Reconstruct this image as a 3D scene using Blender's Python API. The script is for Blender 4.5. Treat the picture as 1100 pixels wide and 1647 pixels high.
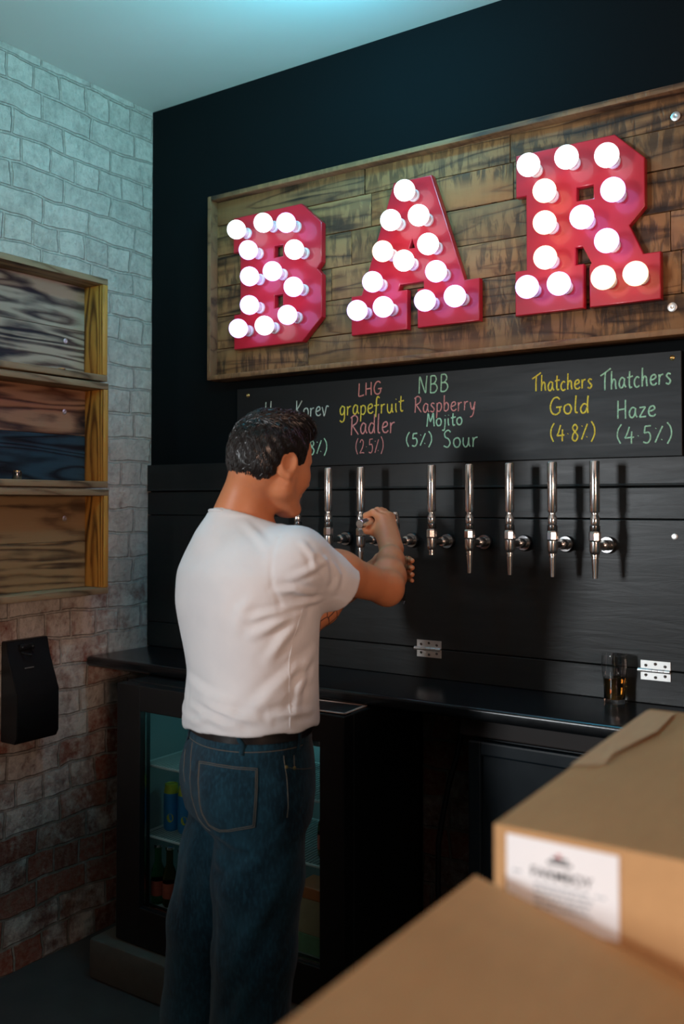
import bpy, bmesh, math, random
import numpy as np
from mathutils import Vector, Matrix

for o in list(bpy.data.objects):
    bpy.data.objects.remove(o, do_unlink=True)
SC = bpy.context.scene
COL = SC.collection
R = math.radians
random.seed(7)

# ------------------------------------------------------------------ camera, world, lights, exposure
cam_d = bpy.data.cameras.new('camera')
cam = bpy.data.objects.new('camera', cam_d)
COL.objects.link(cam)
cam.location = (2.66, -2.62, 1.54)
cam.rotation_euler = (R(91.5), 0, R(34))
cam_d.sensor_fit = 'VERTICAL'
cam_d.sensor_height = 36.0
cam_d.lens = 1520 / 1647 * 36.0
cam_d.shift_y = -(823.5 - (811 - 1520 * math.tan(R(1.5)))) / 1647
cam_d.clip_start = 0.05
cam_d.dof.use_dof = True
cam_d.dof.focus_distance = 2.8
cam_d.dof.aperture_fstop = 2.4
SC.camera = cam

W = bpy.data.worlds.new('world')
SC.world = W
W.use_nodes = True
bgn = W.node_tree.nodes['Background']
bgn.inputs[0].default_value = (0.30, 0.62, 0.68, 1)
bgn.inputs[1].default_value = 0.05


def area(name, loc, target, sx, sy, power, col, spread=180):
    d = bpy.data.lights.new(name, 'AREA')
    d.shape = 'RECTANGLE'
    d.size, d.size_y = sx, sy
    d.energy = power
    d.color = col
    d.spread = R(spread)
    o = bpy.data.objects.new(name, d)
    COL.objects.link(o)
    o.location = loc
    o.rotation_euler = (Vector(target) - Vector(loc)).to_track_quat('-Z', 'Y').to_euler()
    return o


def point(name, loc, r, power, col):
    d = bpy.data.lights.new(name, 'POINT')
    d.shadow_soft_size = r
    d.energy = power
    d.color = col
    o = bpy.data.objects.new(name, d)
    COL.objects.link(o)
    o.location = loc
    return o


area('daylight_from_front_window', (-0.45, -5.6, 1.82), (1.4, -0.2, 1.5), 1.0, 1.0, 205, (0.91, 0.96, 1.0))
area('evening_light_from_side_window', (5.2, -3.95, 1.75), (0.6, -0.6, 1.35), 0.8, 0.8, 76, (1.0, 0.60, 0.44))
area('cyan_uplight', (1.6, -1.5, 2.46), (0.75, -0.40, 3.07), 0.3, 0.3, 7.0, (0.16, 0.80, 0.88), 95)
point('cyan_ceiling_lamp', (1.2, -0.58, 2.95), 0.05, 13, (0.06, 0.64, 1.0))
point('fridge_lamp', (0.77, -0.24, 0.86), 0.02, 0.36, (0.35, 0.95, 1.0))

vs = SC.view_settings
vs.view_transform = 'Standard'
vs.look = 'None'
vs.exposure = 0.0
vs.gamma = 1.0
vs.use_curve_mapping = False
SC.cycles.use_denoising = True
SC.cycles.max_bounces = 8
SC.cycles.sample_clamp_indirect = 6.0


# ------------------------------------------------------------------ materials
class N:
    """small node-graph builder"""
    def __init__(s, name):
        s.m = bpy.data.materials.new(name)
        s.m.use_nodes = True
        s.t = s.m.node_tree
        s.b = s.t.nodes['Principled BSDF']
        s._tc = None

    def n(s, typ, ins=None, **kw):
        nd = s.t.nodes.new(typ)
        for k, v in kw.items():
            setattr(nd, k, v)
        for k, v in (ins or {}).items():
            s.set(nd.inputs[k], v)
        return nd

    def set(s, sock, v):
        if isinstance(v, bpy.types.NodeSocket):
            s.t.links.new(v, sock)
        elif isinstance(v, bpy.types.Node):
            s.t.links.new(v.outputs[0], sock)
        else:
            sock.default_value = v

    @property
    def obj(s):
        if s._tc is None:
            s._tc = s.n('ShaderNodeTexCoord')
        return s._tc.outputs['Object']

    @property
    def gen(s):
        s.obj
        return s._tc.outputs['Generated']

    def map(s, vec, loc=(0, 0, 0), rot=(0, 0, 0), scale=(1, 1, 1)):
        return s.n('ShaderNodeMapping', {'Vector': vec, 'Location': loc, 'Rotation': rot, 'Scale': scale}).outputs[0]

    def noise(s, vec, scale, detail=4, rough=0.55, dist=0.0):
        return s.n('ShaderNodeTexNoise', {'Vector': vec, 'Scale': scale, 'Detail': detail, 'Roughness': rough, 'Distortion': dist}).outputs[0]

    def ramp(s, fac, stops, interp='LINEAR'):
        nd = s.n('ShaderNodeValToRGB', {'Fac': fac})
        cr = nd.color_ramp
        cr.interpolation = interp
        while len(cr.elements) > 1:
            cr.elements.remove(cr.elements[-1])
        for i, (p, c) in enumerate(stops):
            e = cr.elements[0] if i == 0 else cr.elements.new(p)
            e.position = p
            if not isinstance(c, (tuple, list)):
                c = (c, c, c)
            e.color = (*c[:3], 1)
        return nd.outputs[0]

    def math(s, op, a, b=0.0, clamp=False):
        nd = s.n('ShaderNodeMath', operation=op, use_clamp=clamp)
        s.set(nd.inputs[0], a)
        s.set(nd.inputs[1], b)
        return nd.outputs[0]

    def mix(s, fac, a, b, blend='MIX'):
        nd = s.n('ShaderNodeMix', data_type='RGBA', blend_type=blend)
        s.set(nd.inputs[0], fac)
        for i, v in ((6, a), (7, b)):
            s.set(nd.inputs[i], (*v, 1) if isinstance(v, (tuple, list)) and len(v) == 3 else v)
        return nd.outputs[2]

    def sep(s, vec):
        return s.n('ShaderNodeSeparateXYZ', {'Vector': vec}).outputs

    def comb(s, x, y, z=0.0):
        return s.n('ShaderNodeCombineXYZ', {'X': x, 'Y': y, 'Z': z}).outputs[0]

    def bump(s, h, strength=0.3, dist=0.01):
        s.set(s.b.inputs['Normal'], s.n('ShaderNodeBump', {'Height': h, 'Strength': strength, 'Distance': dist}).outputs[0])

    def out(s, **kw):
        for k, v in kw.items():
            k = {'base': 'Base Color', 'rough': 'Roughness', 'metal': 'Metallic', 'spec': 'Specular IOR Level', 'ior': 'IOR',
                 'trans': 'Transmission Weight', 'emit': 'Emission Color', 'estr': 'Emission Strength', 'coat': 'Coat Weight',
                 'sheen': 'Sheen Weight', 'sss': 'Subsurface Weight', 'alpha': 'Alpha'}.get(k, k)
            if isinstance(v, (tuple, list)) and len(v) == 3:
                v = (*v, 1)
            s.set(s.b.inputs[k], v)
        return s.m


def plain(name, col, rough=0.5, metal=0.0, noise=0.12, nscale=30, bump=0.0, **kw):
    g = N(name)
    f = g.noise(g.obj, nscale, 4)
    c = g.mix(f, tuple(x * (1 - noise) for x in col), tuple(min(1, x * (1 + noise)) for x in col))
    g.out(base=c, rough=g.math('ADD', g.math('MULTIPLY', f, 0.12), rough - 0.06), metal=metal, **kw)
    if bump:
        g.bump(f, bump, 0.003)
    return g.m


def brick_mat(name, axis, paint_lo, paint_hi, paint, dark=1.0):
    """old brick, partly painted; the paint has worn off towards the ground (paint_lo..paint_hi in metres)"""
    g = N(name)
    x, y, z = g.sep(g.obj)
    h = y if axis == 'x' else x
    wob = g.n('ShaderNodeTexNoise', {'Vector': g.obj, 'Scale': 5.0, 'Detail': 3.0})
    wx, wy, wz = g.sep(wob.outputs['Color'])
    hh = g.math('ADD', h, g.math('MULTIPLY', g.math('SUBTRACT', wx, 0.5), 0.05))
    zz = g.math('ADD', z, g.math('MULTIPLY', g.math('SUBTRACT', wy, 0.5), 0.045))
    vec = g.comb(hh, zz)
    kw = dict(offset=0.43, offset_frequency=2, squash=0.52, squash_frequency=3)
    ins = {'Vector': vec, 'Color1': (0, 0, 0, 1), 'Color2': (1, 1, 1, 1), 'Mortar': (0.5, 0.5, 0.5, 1), 'Scale': 1.0, 'Mortar Size': 0.0055,
           'Mortar Smooth': 0.35, 'Bias': 0.0, 'Brick Width': 0.215, 'Row Height': 0.0895}
    br = g.n('ShaderNodeTexBrick', ins, **kw)
    rnd, mort = br.outputs['Color'], br.outputs['Fac']
    fine = g.noise(g.obj, 42, 8, 0.7)
    mid = g.noise(g.obj, 11, 5, 0.62)
    big = g.noise(g.obj, 2.6, 3, 0.5)
    bricks = g.ramp(rnd, [(0, (0.16, 0.045, 0.028)), (0.35, (0.27, 0.075, 0.045)), (0.65, (0.21, 0.09, 0.06)), (1, (0.12, 0.05, 0.04))])
    bricks = g.mix(g.ramp(fine, [(0.42, 0), (0.7, 1)]), bricks, (0.34, 0.21, 0.15))
    mcol = g.mix(mid, (0.12, 0.10, 0.08), (0.30, 0.26, 0.21))  # mortar colour kept dark to include the shade between bricks
    raw = g.mix(mort, bricks, mcol)
    # how much paint is left
    zf = g.n('ShaderNodeMapRange', {'Value': z, 'From Min': paint_lo, 'From Max': paint_hi}, clamp=True).outputs[0]
    cover = g.math('ADD', g.math('MULTIPLY', zf, 0.62), g.math('MULTIPLY', mid, 0.95))
    cover = g.math('ADD', cover, g.math('MULTIPLY', g.math('SUBTRACT', rnd, 0.5), 0.34))
    cover = g.math('ADD', cover, g.math('MULTIPLY', g.math('SUBTRACT', big, 0.5), 0.45))
    cover = g.math('ADD', cover, g.math('MULTIPLY', g.math('SUBTRACT', fine, 0.5), 0.30))
    pm = g.ramp(cover, [(0.50, 0.0), (0.80, 1.0)])
    dirt = g.ramp(g.math('ADD', g.math('MULTIPLY', fine, 0.6), g.math('MULTIPLY', mid, 0.5)), [(0.35, 0.55), (0.62, 1.0)])
    pcol = g.mix(1.0, g.mix(rnd, paint, tuple(p * 0.86 for p in paint)), dirt, 'MULTIPLY')
    joint_shade = g.ramp(g.math('ADD', mort, g.math('MULTIPLY', g.math('SUBTRACT', mid, 0.5), 3.4)), [(0.9, 0), (1.35, 1)])  # patchy dark joint lines, shadow in the joints put into the colour
    pcol = g.mix(g.math('MULTIPLY', joint_shade, 0.32), pcol, (0.13, 0.11, 0.09))
    col = g.mix(pm, raw, pcol)
    if dark != 1.0:
        col = g.mix(1.0, col, (dark, dark, dark), 'MULTIPLY')
    g.out(base=col, rough=g.math('SUBTRACT', 0.92, g.math('MULTIPLY', pm, 0.25)), spec=0.3)
    hgt = g.math('SUBTRACT', g.math('MULTIPLY', fine, 0.28), g.math('MULTIPLY', mort, 0.9))
    hgt = g.math('ADD', hgt, g.math('ADD', g.math('MULTIPLY', mid, 0.45), g.math('MULTIPLY', rnd, 0.22)))
    g.bump(hgt, 1.0, 0.03)
    return g.m


def wood_mat(name, axis, light, mid, dark, seed=0.0, rings=9.0, burn=0.35, saw=0.0, rough=0.62, knots=0.5, tint=0.25, contrast=0.22):
    """axis = grain direction; dark streaks of charred early wood, knots, optional saw marks across the plank"""
    g = N(name)
    rpi = g.n('ShaderNodeNewGeometry').outputs['Random Per Island']
    off = g.comb(g.math('MULTIPLY', rpi, 13.7), g.math('MULTIPLY', rpi, 7.1), g.math('MULTIPLY', rpi, 5.3))
    v = g.n('ShaderNodeVectorMath', {0: g.obj, 1: off}, operation='ADD').outputs[0]
    sc = {'x': (0.11, 1, 1), 'y': (1, 0.11, 1), 'z': (1, 1, 0.11)}[axis]
    q = g.map(v, (seed, seed * 1.7, seed * 0.6), (0, 0, 0), sc)
    warp = g.noise(q, 7.5, 2, 0.5, 0.3)
    fine = g.noise(q, 60, 6, 0.65)
    rg = g.math('ADD', g.math('MULTIPLY', warp, rings), g.math('MULTIPLY', fine, 0.5))
    ring = g.math('FRACT', rg)
    tri = g.math('ABSOLUTE', g.math('SUBTRACT', g.math('MULTIPLY', ring, 2), 1))
    line = g.ramp(tri, [(0.02, 0.0), (contrast, 0.75), (0.7, 1.0)])
    blot = g.noise(g.map(v, (seed * 3, 1, 2), (0, 0, 0), tuple(0.5 if s < 1 else s for s in sc)), 7, 3, 0.55)
    col = g.mix(line, mid, light)
    col = g.mix(g.ramp(g.math('ADD', blot, g.math('MULTIPLY', g.math('SUBTRACT', tri, 0.5), -0.22)), [(0.62 - burn * 0.3, 0), (0.86 - burn * 0.3, 1)]), col, dark)
    kn = g.n('ShaderNodeTexVoronoi', {'Vector': g.map(v, (seed, seed, seed), (0, 0, 0), tuple(0.55 if s < 1 else s for s in sc)), 'Scale': 5.0})
    km = g.ramp(kn.outputs['Distance'], [(0.0, 1.0), (0.10, 0.8), (0.16, 0.0)])
    col = g.mix(g.math('MULTIPLY', km, knots), col, dark)
    hgt = g.math('ADD', g.math('MULTIPLY', line, 0.5), g.math('MULTIPLY', fine, 0.5))
    if saw:
        cr = {'x': (1, 0.2, 0.22), 'y': (0.2, 1, 0.45), 'z': (0.45, 0.2, 1)}[axis]
        sw = g.noise(g.map(v, (3, 1, 2), (0, 0.22, 0), cr), 46, 3, 0.6, 0.6)
        sel = g.noise(g.map(v, (9, 4, 2), (0, 0, 0), sc), 9, 2)
        sm = g.math('MULTIPLY', g.ramp(sw, [(0.44, 1), (0.56, 0)]), g.ramp(sel, [(0.35, 0.1), (0.6, 1.0)]))
        col = g.mix(g.math('MULTIPLY', sm, saw), col, dark)
        hgt = g.math('SUBTRACT', hgt, g.math('MULTIPLY', sm, 0.5))
    tone = g.ramp(rpi, [(0, (1 - tint,) * 3), (0.5, (1, 1, 1)), (1, (1 + tint * 0.2, 1 - tint * 0.35, 1 - tint * 0.7))])
    col = g.mix(1.0, col, tone, 'MULTIPLY')
    g.out(base=col, rough=g.math('ADD', rough - 0.1, g.math('MULTIPLY', fine, 0.2)), spec=0.35)
    g.bump(hgt, 0.5, 0.004)
    return g.m


def black_board_mat(name, col, rough, grain=True):
    g = N(name)
    q = g.map(g.obj, (0, 0, 0), (0, 0, 0), (0.12, 1, 1))
    f = g.noise(q, 38, 6, 0.6, 0.6)
    b = g.noise(g.map(g.obj, (2, 0, 4), (0, 0, 0), (0.45, 1, 1)), 5, 3, 0.5, 1.2)
    c = g.mix(f, tuple(x * 0.7 for x in col), tuple(x * 1.4 for x in col))
    c = g.mix(g.ramp(b, [(0.5, 0), (0.8, 0.6)]), c, tuple(x * 1.9 for x in col))
    g.out(base=c, rough=g.math('ADD', rough - 0.08, g.math('MULTIPLY', f, 0.2)), spec=0.28)
    g.bump(f, 0.35 if grain else 0.12, 0.002)
    return g.m


M = {}
M['wall_left'] = brick_mat('painted_brick', 'x', 0.35, 1.75, (0.70, 0.66, 0.58))
M['brick_low'] = brick_mat('dark_brick', 'y', 1.2, 2.2, (0.40, 0.38, 0.34), 0.5)
M['ceiling'] = plain('ceiling_paint', (0.74, 0.73, 0.69), 0.8, noise=0.05, nscale=3, bump=0.05)
M['wall_back'] = plain('black_wall_paint', (0.0022, 0.0042, 0.0052), 0.85, noise=0.25, nscale=6, bump=0.08, spec=0.12)
M['floor'] = plain('dirty_concrete', (0.035, 0.033, 0.030), 0.85, noise=0.5, nscale=9, bump=0.5)
M['plinth'] = plain('stone_plinth', (0.075, 0.066, 0.052), 0.85, noise=0.35, nscale=14, bump=0.5)
M['panel'] = black_board_mat('black_stained_boards', (0.0135, 0.0150, 0.0150), 0.36)
M['chalkboard'] = black_board_mat('chalkboard_paint', (0.0042, 0.0056, 0.0062), 0.45, False)
M['sign_plank'] = wood_mat('reclaimed_plank', 'x', (0.29, 0.150, 0.058), (0.165, 0.078, 0.030), (0.018, 0.010, 0.006), 2.3, 9, 0.34, 0.7, 0.65, 0.25, 0.35)
M['sign_frame'] = wood_mat('reclaimed_frame', 'x', (0.25, 0.135, 0.06), (0.15, 0.07, 0.03), (0.03, 0.018, 0.012), 5.1, 5, 0.35, 0.35, 0.6, 0.4, 0.3)
M['shelf_back_a'] = wood_mat('charred_back_grey', 'y', (0.40, 0.33, 0.25), (0.10, 0.062, 0.045), (0.014, 0.013, 0.018), 1.2, 13, 0.5, 0, 0.5, 0.7, 0.25, 0.5)
M['shelf_back_b'] = wood_mat('charred_back_red', 'y', (0.36, 0.20, 0.115), (0.12, 0.05, 0.028), (0.02, 0.015, 0.016), 3.4, 14, 0.36, 0, 0.5, 0.8, 0.25, 0.5)
M['shelf_back_blue'] = wood_mat('charred_back_blue', 'y', (0.022, 0.055, 0.080), (0.006, 0.014, 0.024), (0.004, 0.006, 0.009), 6.1, 10, 0.45, 0, 0.42, 0.3, 0.25, 0.4)
M['shelf_back_c'] = wood_mat('smoked_back_olive', 'y', (0.30, 0.20, 0.095), (0.18, 0.11, 0.05), (0.03, 0.02, 0.014), 8.2, 8, 0.30, 0, 0.55, 0.6, 0.25, 0.4)
M['shelf_side'] = wood_mat('amber_side', 'z', (0.62, 0.32, 0.065), (0.34, 0.135, 0.022), (0.03, 0.015, 0.007), 4.4, 12, 0.26, 0, 0.45, 0.9, 0.1, 0.4)
M['shelf_edge'] = wood_mat('shelf_board', 'y', (0.42, 0.29, 0.16), (0.22, 0.13, 0.065), (0.04, 0.025, 0.016), 7.7, 9, 0.35, 0, 0.55, 0.6)
M['steel'] = plain('zinc_steel', (0.72, 0.71, 0.68), 0.38, 0.9, 0.1, 60)
M['brass'] = plain('brass', (0.75, 0.55, 0.22), 0.3, 0.95, 0.08, 60)
M['chrome'] = plain('chrome', (0.86, 0.84, 0.82), 0.20, 1.0, 0.02, 40)
M['chrome_dark'] = plain('dark_chrome', (0.30, 0.30, 0.30), 0.18, 1.0, 0.05, 40)
M['black_rubber'] = plain('black_rubber', (0.008, 0.008, 0.009), 0.45, 0, 0.1, 40)
M['black_plastic'] = plain('black_plastic', (0.0045, 0.005, 0.0058), 0.42, 0, 0.2, 30)
M['fridge_black'] = plain('fridge_black', (0.0035, 0.0040, 0.0045), 0.45, 0, 0.2, 20)
M['fridge_liner'] = plain('fridge_liner', (0.30, 0.36, 0.36), 0.5, 0, 0.08, 10)
M['wire'] = plain('white_wire', (0.62, 0.66, 0.66), 0.4, 0, 0.05, 10)
M['cabinet'] = plain('dark_blue_cabinet', (0.010, 0.017, 0.023), 0.38, 0, 0.25, 12)
M['apron'] = plain('brown_apron', (0.020, 0.013, 0.011), 0.6, 0, 0.3, 12)


def counter_mat():
    g = N('black_counter')
    f = g.noise(g.map(g.obj, scale=(0.5, 1, 1)), 90, 6, 0.7)
    b = g.noise(g.obj, 6, 4, 0.6, 1.5)
    sc = g.n('ShaderNodeTexWave', {'Vector': g.map(g.obj, (0.2, 0.1, 0), (0, 0, 0.4)), 'Scale': 9.0, 'Distortion': 14.0, 'Detail': 5.0, 'Detail Scale': 2.0}).outputs[1]
    x, y, z = g.sep(g.obj)
    near = g.math('SUBTRACT', 1.0, g.math('MULTIPLY', g.n('ShaderNodeVectorMath', {0: g.obj, 1: (1.20, -0.20, 0.0)}, operation='DISTANCE').outputs['Value'], 5.5), True)
    m = g.math('MULTIPLY', near, g.ramp(sc, [(0.86, 0), (0.97, 0.5)]))
    c = g.mix(f, (0.0045, 0.0055, 0.0065), (0.011, 0.0125, 0.014))
    c = g.mix(m, c, (0.16, 0.15, 0.13))
    g.out(base=c, rough=g.math('ADD', 0.10, g.math('MULTIPLY', g.math('ADD', g.math('MULTIPLY', f, 0.5), b), 0.16)), spec=0.5)
    g.bump(f, 0.08, 0.002)
    return g.m


M['counter'] = counter_mat()


def glass_mat(name, col=(1, 1, 1), ior=1.45, rough=0.0):
    g = N(name)
    f = g.noise(g.obj, 8, 2)
    g.out(base=col, rough=g.math('MULTIPLY', f, 0.02 + rough), trans=1.0, ior=ior)
    return g.m


M['glass'] = glass_mat('clear_glass')
M['pane'] = glass_mat('door_pane', (0.80, 0.93, 0.93), 1.02)
M['beer'] = glass_mat('beer', (0.88, 0.45, 0.08), 1.33)
M['dark_beer'] = glass_mat('dark_beer', (0.10, 0.03, 0.012), 1.33)
M['green_glass'] = glass_mat('green_bottle', (0.28, 0.62, 0.26), 1.25)
M['brown_glass'] = glass_mat('brown_bottle', (0.55, 0.24, 0.08), 1.25)


def bulb_mat(name, col, strength):
    g = N(name)
    f = g.noise(g.obj, 3, 1)
    g.out(base=(0.9, 0.9, 0.9), rough=0.2, emit=g.mix(f, col, tuple(min(1, c * 1.05) for c in col)), estr=strength)
    return g.m


BULB = 2.3
M['bulb_white'] = bulb_mat('lit_bulb_white', (0.80, 0.92, 1.0), BULB)
M['bulb_violet'] = bulb_mat('lit_bulb_violet', (0.55, 0.38, 1.0), BULB * 1.35)
M['bulb_warm'] = bulb_mat('lit_bulb_warm', (1.0, 0.62, 0.36), BULB * 1.1)
M['socket'] = plain('bulb_socket', (0.75, 0.70, 0.72), 0.25, 0, 0.05, 20)


def red_mat():
    g = N('red_letter_paint')
    f = g.noise(g.obj, 7, 3)
    g.out(base=g.mix(f, (0.38, 0.008, 0.024), (0.44, 0.014, 0.026)), rough=0.28, spec=0.4, coat=0.25)
    g.bump(g.noise(g.obj, 40, 2), 0.03, 0.002)
    return g.m


M['red'] = red_mat()


def chalk_mat(name, col):
    g = N('chalk_' + name)
    f = g.noise(g.obj, 260, 3, 0.7)
    g.out(base=g.mix(g.ramp(f, [(0.3, 0), (0.6, 1)]), tuple(c * 0.45 for c in col), col), rough=0.95, spec=0.1)
    return g.m


M['chalk_yellow'] = chalk_mat('yellow', (0.80, 0.66, 0.09))
M['chalk_green'] = chalk_mat('green', (0.40, 0.72, 0.50))
M['chalk_pink'] = chalk_mat('pink', (0.72, 0.30, 0.28))
M['chalk_white'] = chalk_mat('white', (0.52, 0.60, 0.52))


def card_mat(name, col, dirty=0.2):
    g = N(name)
    f = g.noise(g.map(g.obj, scale=(1, 0.25, 1)), 60, 4)
    b = g.noise(g.obj, 5, 3, 0.5, 0.8)
    c = g.mix(f, tuple(x * 0.9 for x in col), tuple(x * 1.08 for x in col))
    c = g.mix(g.ramp(b, [(0.45, 0), (0.75, dirty)]), c, tuple(x * 0.55 for x in col))
    g.out(base=c, rough=0.8, spec=0.25)
    g.bump(g.math('ADD', f, g.math('MULTIPLY', b, 1.5)), 0.15, 0.004)
    return g.m


M['card'] = card_mat('cardboard', (0.50, 0.295, 0.135))
M['card_edge'] = card_mat('cardboard_torn', (0.56, 0.36, 0.20))
M['tape'] = plain('packing_tape', (0.46, 0.36, 0.24), 0.3, 0, 0.1, 20)
M['paper'] = plain('white_paper', (0.80, 0.82, 0.84), 0.7, 0, 0.03, 30)
M['ink'] = plain('black_ink', (0.03, 0.035, 0.04), 0.7, 0, 0.1, 30)
M['ink_grey'] = plain('grey_ink', (0.30, 0.36, 0.40), 0.7, 0, 0.1, 30)
M['ink_red'] = plain('red_ink', (0.45, 0.06, 0.05), 0.7, 0, 0.1, 30)
M['can_blue'] = plain('blue_can', (0.05, 0.27, 0.58), 0.35, 0.3, 0.2, 40)
M['can_yellow'] = plain('yellow_green_can', (0.62, 0.60, 0.06), 0.35, 0.3, 0.15, 40)
M['label_red'] = plain('red_label', (0.42, 0.08, 0.05), 0.5, 0, 0.3, 60)
M['carton_orange'] = plain('orange_carton', (0.55, 0.16, 0.05), 0.5, 0, 0.2, 40)
M['carton_beige'] = plain('beige_carton', (0.45, 0.34, 0.20), 0.6, 0, 0.15, 40)
M['carton_green'] = plain('green_carton', (0.20, 0.36, 0.20), 0.6, 0, 0.2, 40)
M['tray_rim'] = plain('pale_rim', (0.62, 0.47, 0.40), 0.5, 0, 0.1, 40)
M['tray'] = plain('dark_tray', (0.03, 0.028, 0.028), 0.3, 0, 0.1, 40)
M['table'] = plain('table_wood', (0.10, 0.06, 0.035), 0.5, 0, 0.3, 12)


# ------------------------------------------------------------------ mesh helpers
def wloc(o):
    v = Vector((0, 0, 0))
    while o is not None:
        v += Vector(o.location)
        o = o.parent
    return v


class MB:
    """collects shapes given in world coordinates and links them as ONE mesh object"""
    def __init__(s):
        s.v, s.f, s.mi = [], [], []

    def add(s, vs, fs, mi=0):
        b = len(s.v)
        s.v += [tuple(v) for v in vs]
        s.f += [tuple(i + b for i in f) for f in fs]
        s.mi += [mi] * len(fs)
        return s

    def box(s, x0, x1, y0, y1, z0, z1, bev=0.0, mi=0, mat=None, seg=2):
        bm = bmesh.new()
        bmesh.ops.create_cube(bm, size=1)
        for v in bm.verts:
            v.co = Vector(((x0 + x1) / 2 + v.co.x * (x1 - x0), (y0 + y1) / 2 + v.co.y * (y1 - y0), (z0 + z1) / 2 + v.co.z * (z1 - z0)))
        if bev:
            bmesh.ops.bevel(bm, geom=bm.edges[:], offset=bev, segments=seg, affect='EDGES', profile=0.5)
        if mat is not None:
            bmesh.ops.transform(bm, matrix=mat, verts=bm.verts)
        bm.verts.index_update()
        s.add([v.co[:] for v in bm.verts], [[v.index for v in f.verts] for f in bm.faces], mi)
        bm.free()
        return s

    def lathe(s, prof, c=(0, 0, 0), axis=(0, 0, 1), n=24, mi=0, start=0.0, cap=True):
        """prof: (radius, distance along the axis) pairs"""
        ax = Vector(axis).normalized()
        u = ax.orthogonal().normalized()
        w = ax.cross(u)
        c = Vector(c)
        vs, fs = [], []
        for r, h in prof:
            for k in range(n):
                a = start + 2 * math.pi * k / n
                vs.append(c + ax * h + (u * math.cos(a) + w * math.sin(a)) * max(r, 1e-5))
        for i in range(len(prof) - 1):
            for k in range(n):
                k2 = (k + 1) % n
                fs.append((i * n + k, i * n + k2, (i + 1) * n + k2, (i + 1) * n + k))
        if cap:
            fs.append(tuple(range(n - 1, -1, -1)))
            fs.append(tuple((len(prof) - 1) * n + k for k in range(n)))
        return s.add(vs, fs, mi)

    def sphere(s, c, r, n=20, mi=0, sc=(1, 1, 1)):
        vs, fs = [], []
        m = n // 2
        for i in range(m + 1):
            t = math.pi * i / m
            for k in range(n):
                a = 2 * math.pi * k / n
                q = max(math.sin(t), 1e-4)
                vs.append((c[0] + r * sc[0] * q * math.cos(a), c[1] + r * sc[1] * q * math.sin(a), c[2] + r * sc[2] * math.cos(t)))
        for i in range(m):
            for k in range(n):
                k2 = (k + 1) % n
                fs.append((i * n + k, (i + 1) * n + k, (i + 1) * n + k2, i * n + k2))
        return s.add(vs, fs, mi)

    def tube(s, pts, r, n=8, mi=0, flat=None):
        """swept tube; r may be a list; flat = (normal, factor) squashes it along a normal"""
        P = [Vector(p) for p in pts]
        rs = r if isinstance(r, (list, tuple)) else [r] * len(P)
        t0 = (P[1] - P[0]).normalized()
        u = t0.orthogonal().normalized()
        vs, fs = [], []
        for i, p in enumerate(P):
            t = (P[min(i + 1, len(P) - 1)] - P[max(i - 1, 0)])
            t = t.normalized() if t.length > 1e-9 else t0
            u = (u - t * u.dot(t))
            u = u.normalized() if u.length > 1e-6 else t.orthogonal().normalized()
            w = t.cross(u)
            for k in range(n):
                a = 2 * math.pi * k / n
                d = (u * math.cos(a) + w * math.sin(a)) * rs[i]
                if flat:
                    nn = Vector(flat[0])
                    d -= nn * d.dot(nn) * (1 - flat[1])
                vs.append(p + d)
        for i in range(len(P) - 1):
            for k in range(n):
                k2 = (k + 1) % n
                fs.append((i * n + k, i * n + k2, (i + 1) * n + k2, (i + 1) * n + k))
        fs.append(tuple(range(n - 1, -1, -1)))
        fs.append(tuple((len(P) - 1) * n + k for k in range(n)))
        return s.add(vs, fs, mi)

    def build(s, name, mat, parent=None, loc=None, smooth=None):
        base = wloc(parent) if parent is not None else Vector(loc if loc is not None else (0, 0, 0))
        me = bpy.data.meshes.new(name)
        me.from_pydata([tuple(Vector(v) - base) for v in s.v], [], s.f)
        for mm in (mat if isinstance(mat, (list, tuple)) else [mat]):
            me.materials.append(mm)
        if len(me.materials) > 1:
            me.polygons.foreach_set('material_index', s.mi)
        if smooth is not None:
            me.polygons.foreach_set('use_smooth', [True] * len(me.polygons))
            try:
                me.set_sharp_from_angle(angle=R(smooth))
            except Exception:
                pass
        me.update()
        o = bpy.data.objects.new(name, me)
        COL.objects.link(o)
        if parent is not None:
            o.parent = parent
        else:
            o.location = base
        return o


def tag(o, label=None, cat=None, group=None, kind=None):
    for k, v in (('label', label), ('category', cat), ('group', group), ('kind', kind)):
        if v:
            o[k] = v
    return o


def thing(name, loc, label, cat, group=None):
    o = bpy.data.objects.new(name, None)
    o.empty_display_size = 0.05
    COL.objects.link(o)
    o.location = loc
    return tag(o, label, cat, group)


def copy_tree(o, parent=None):
    c = o.copy()
    COL.objects.link(c)
    if parent is not None:
        c.parent = parent
    for ch in list(o.children):
        copy_tree(ch, c)
    return c


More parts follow.
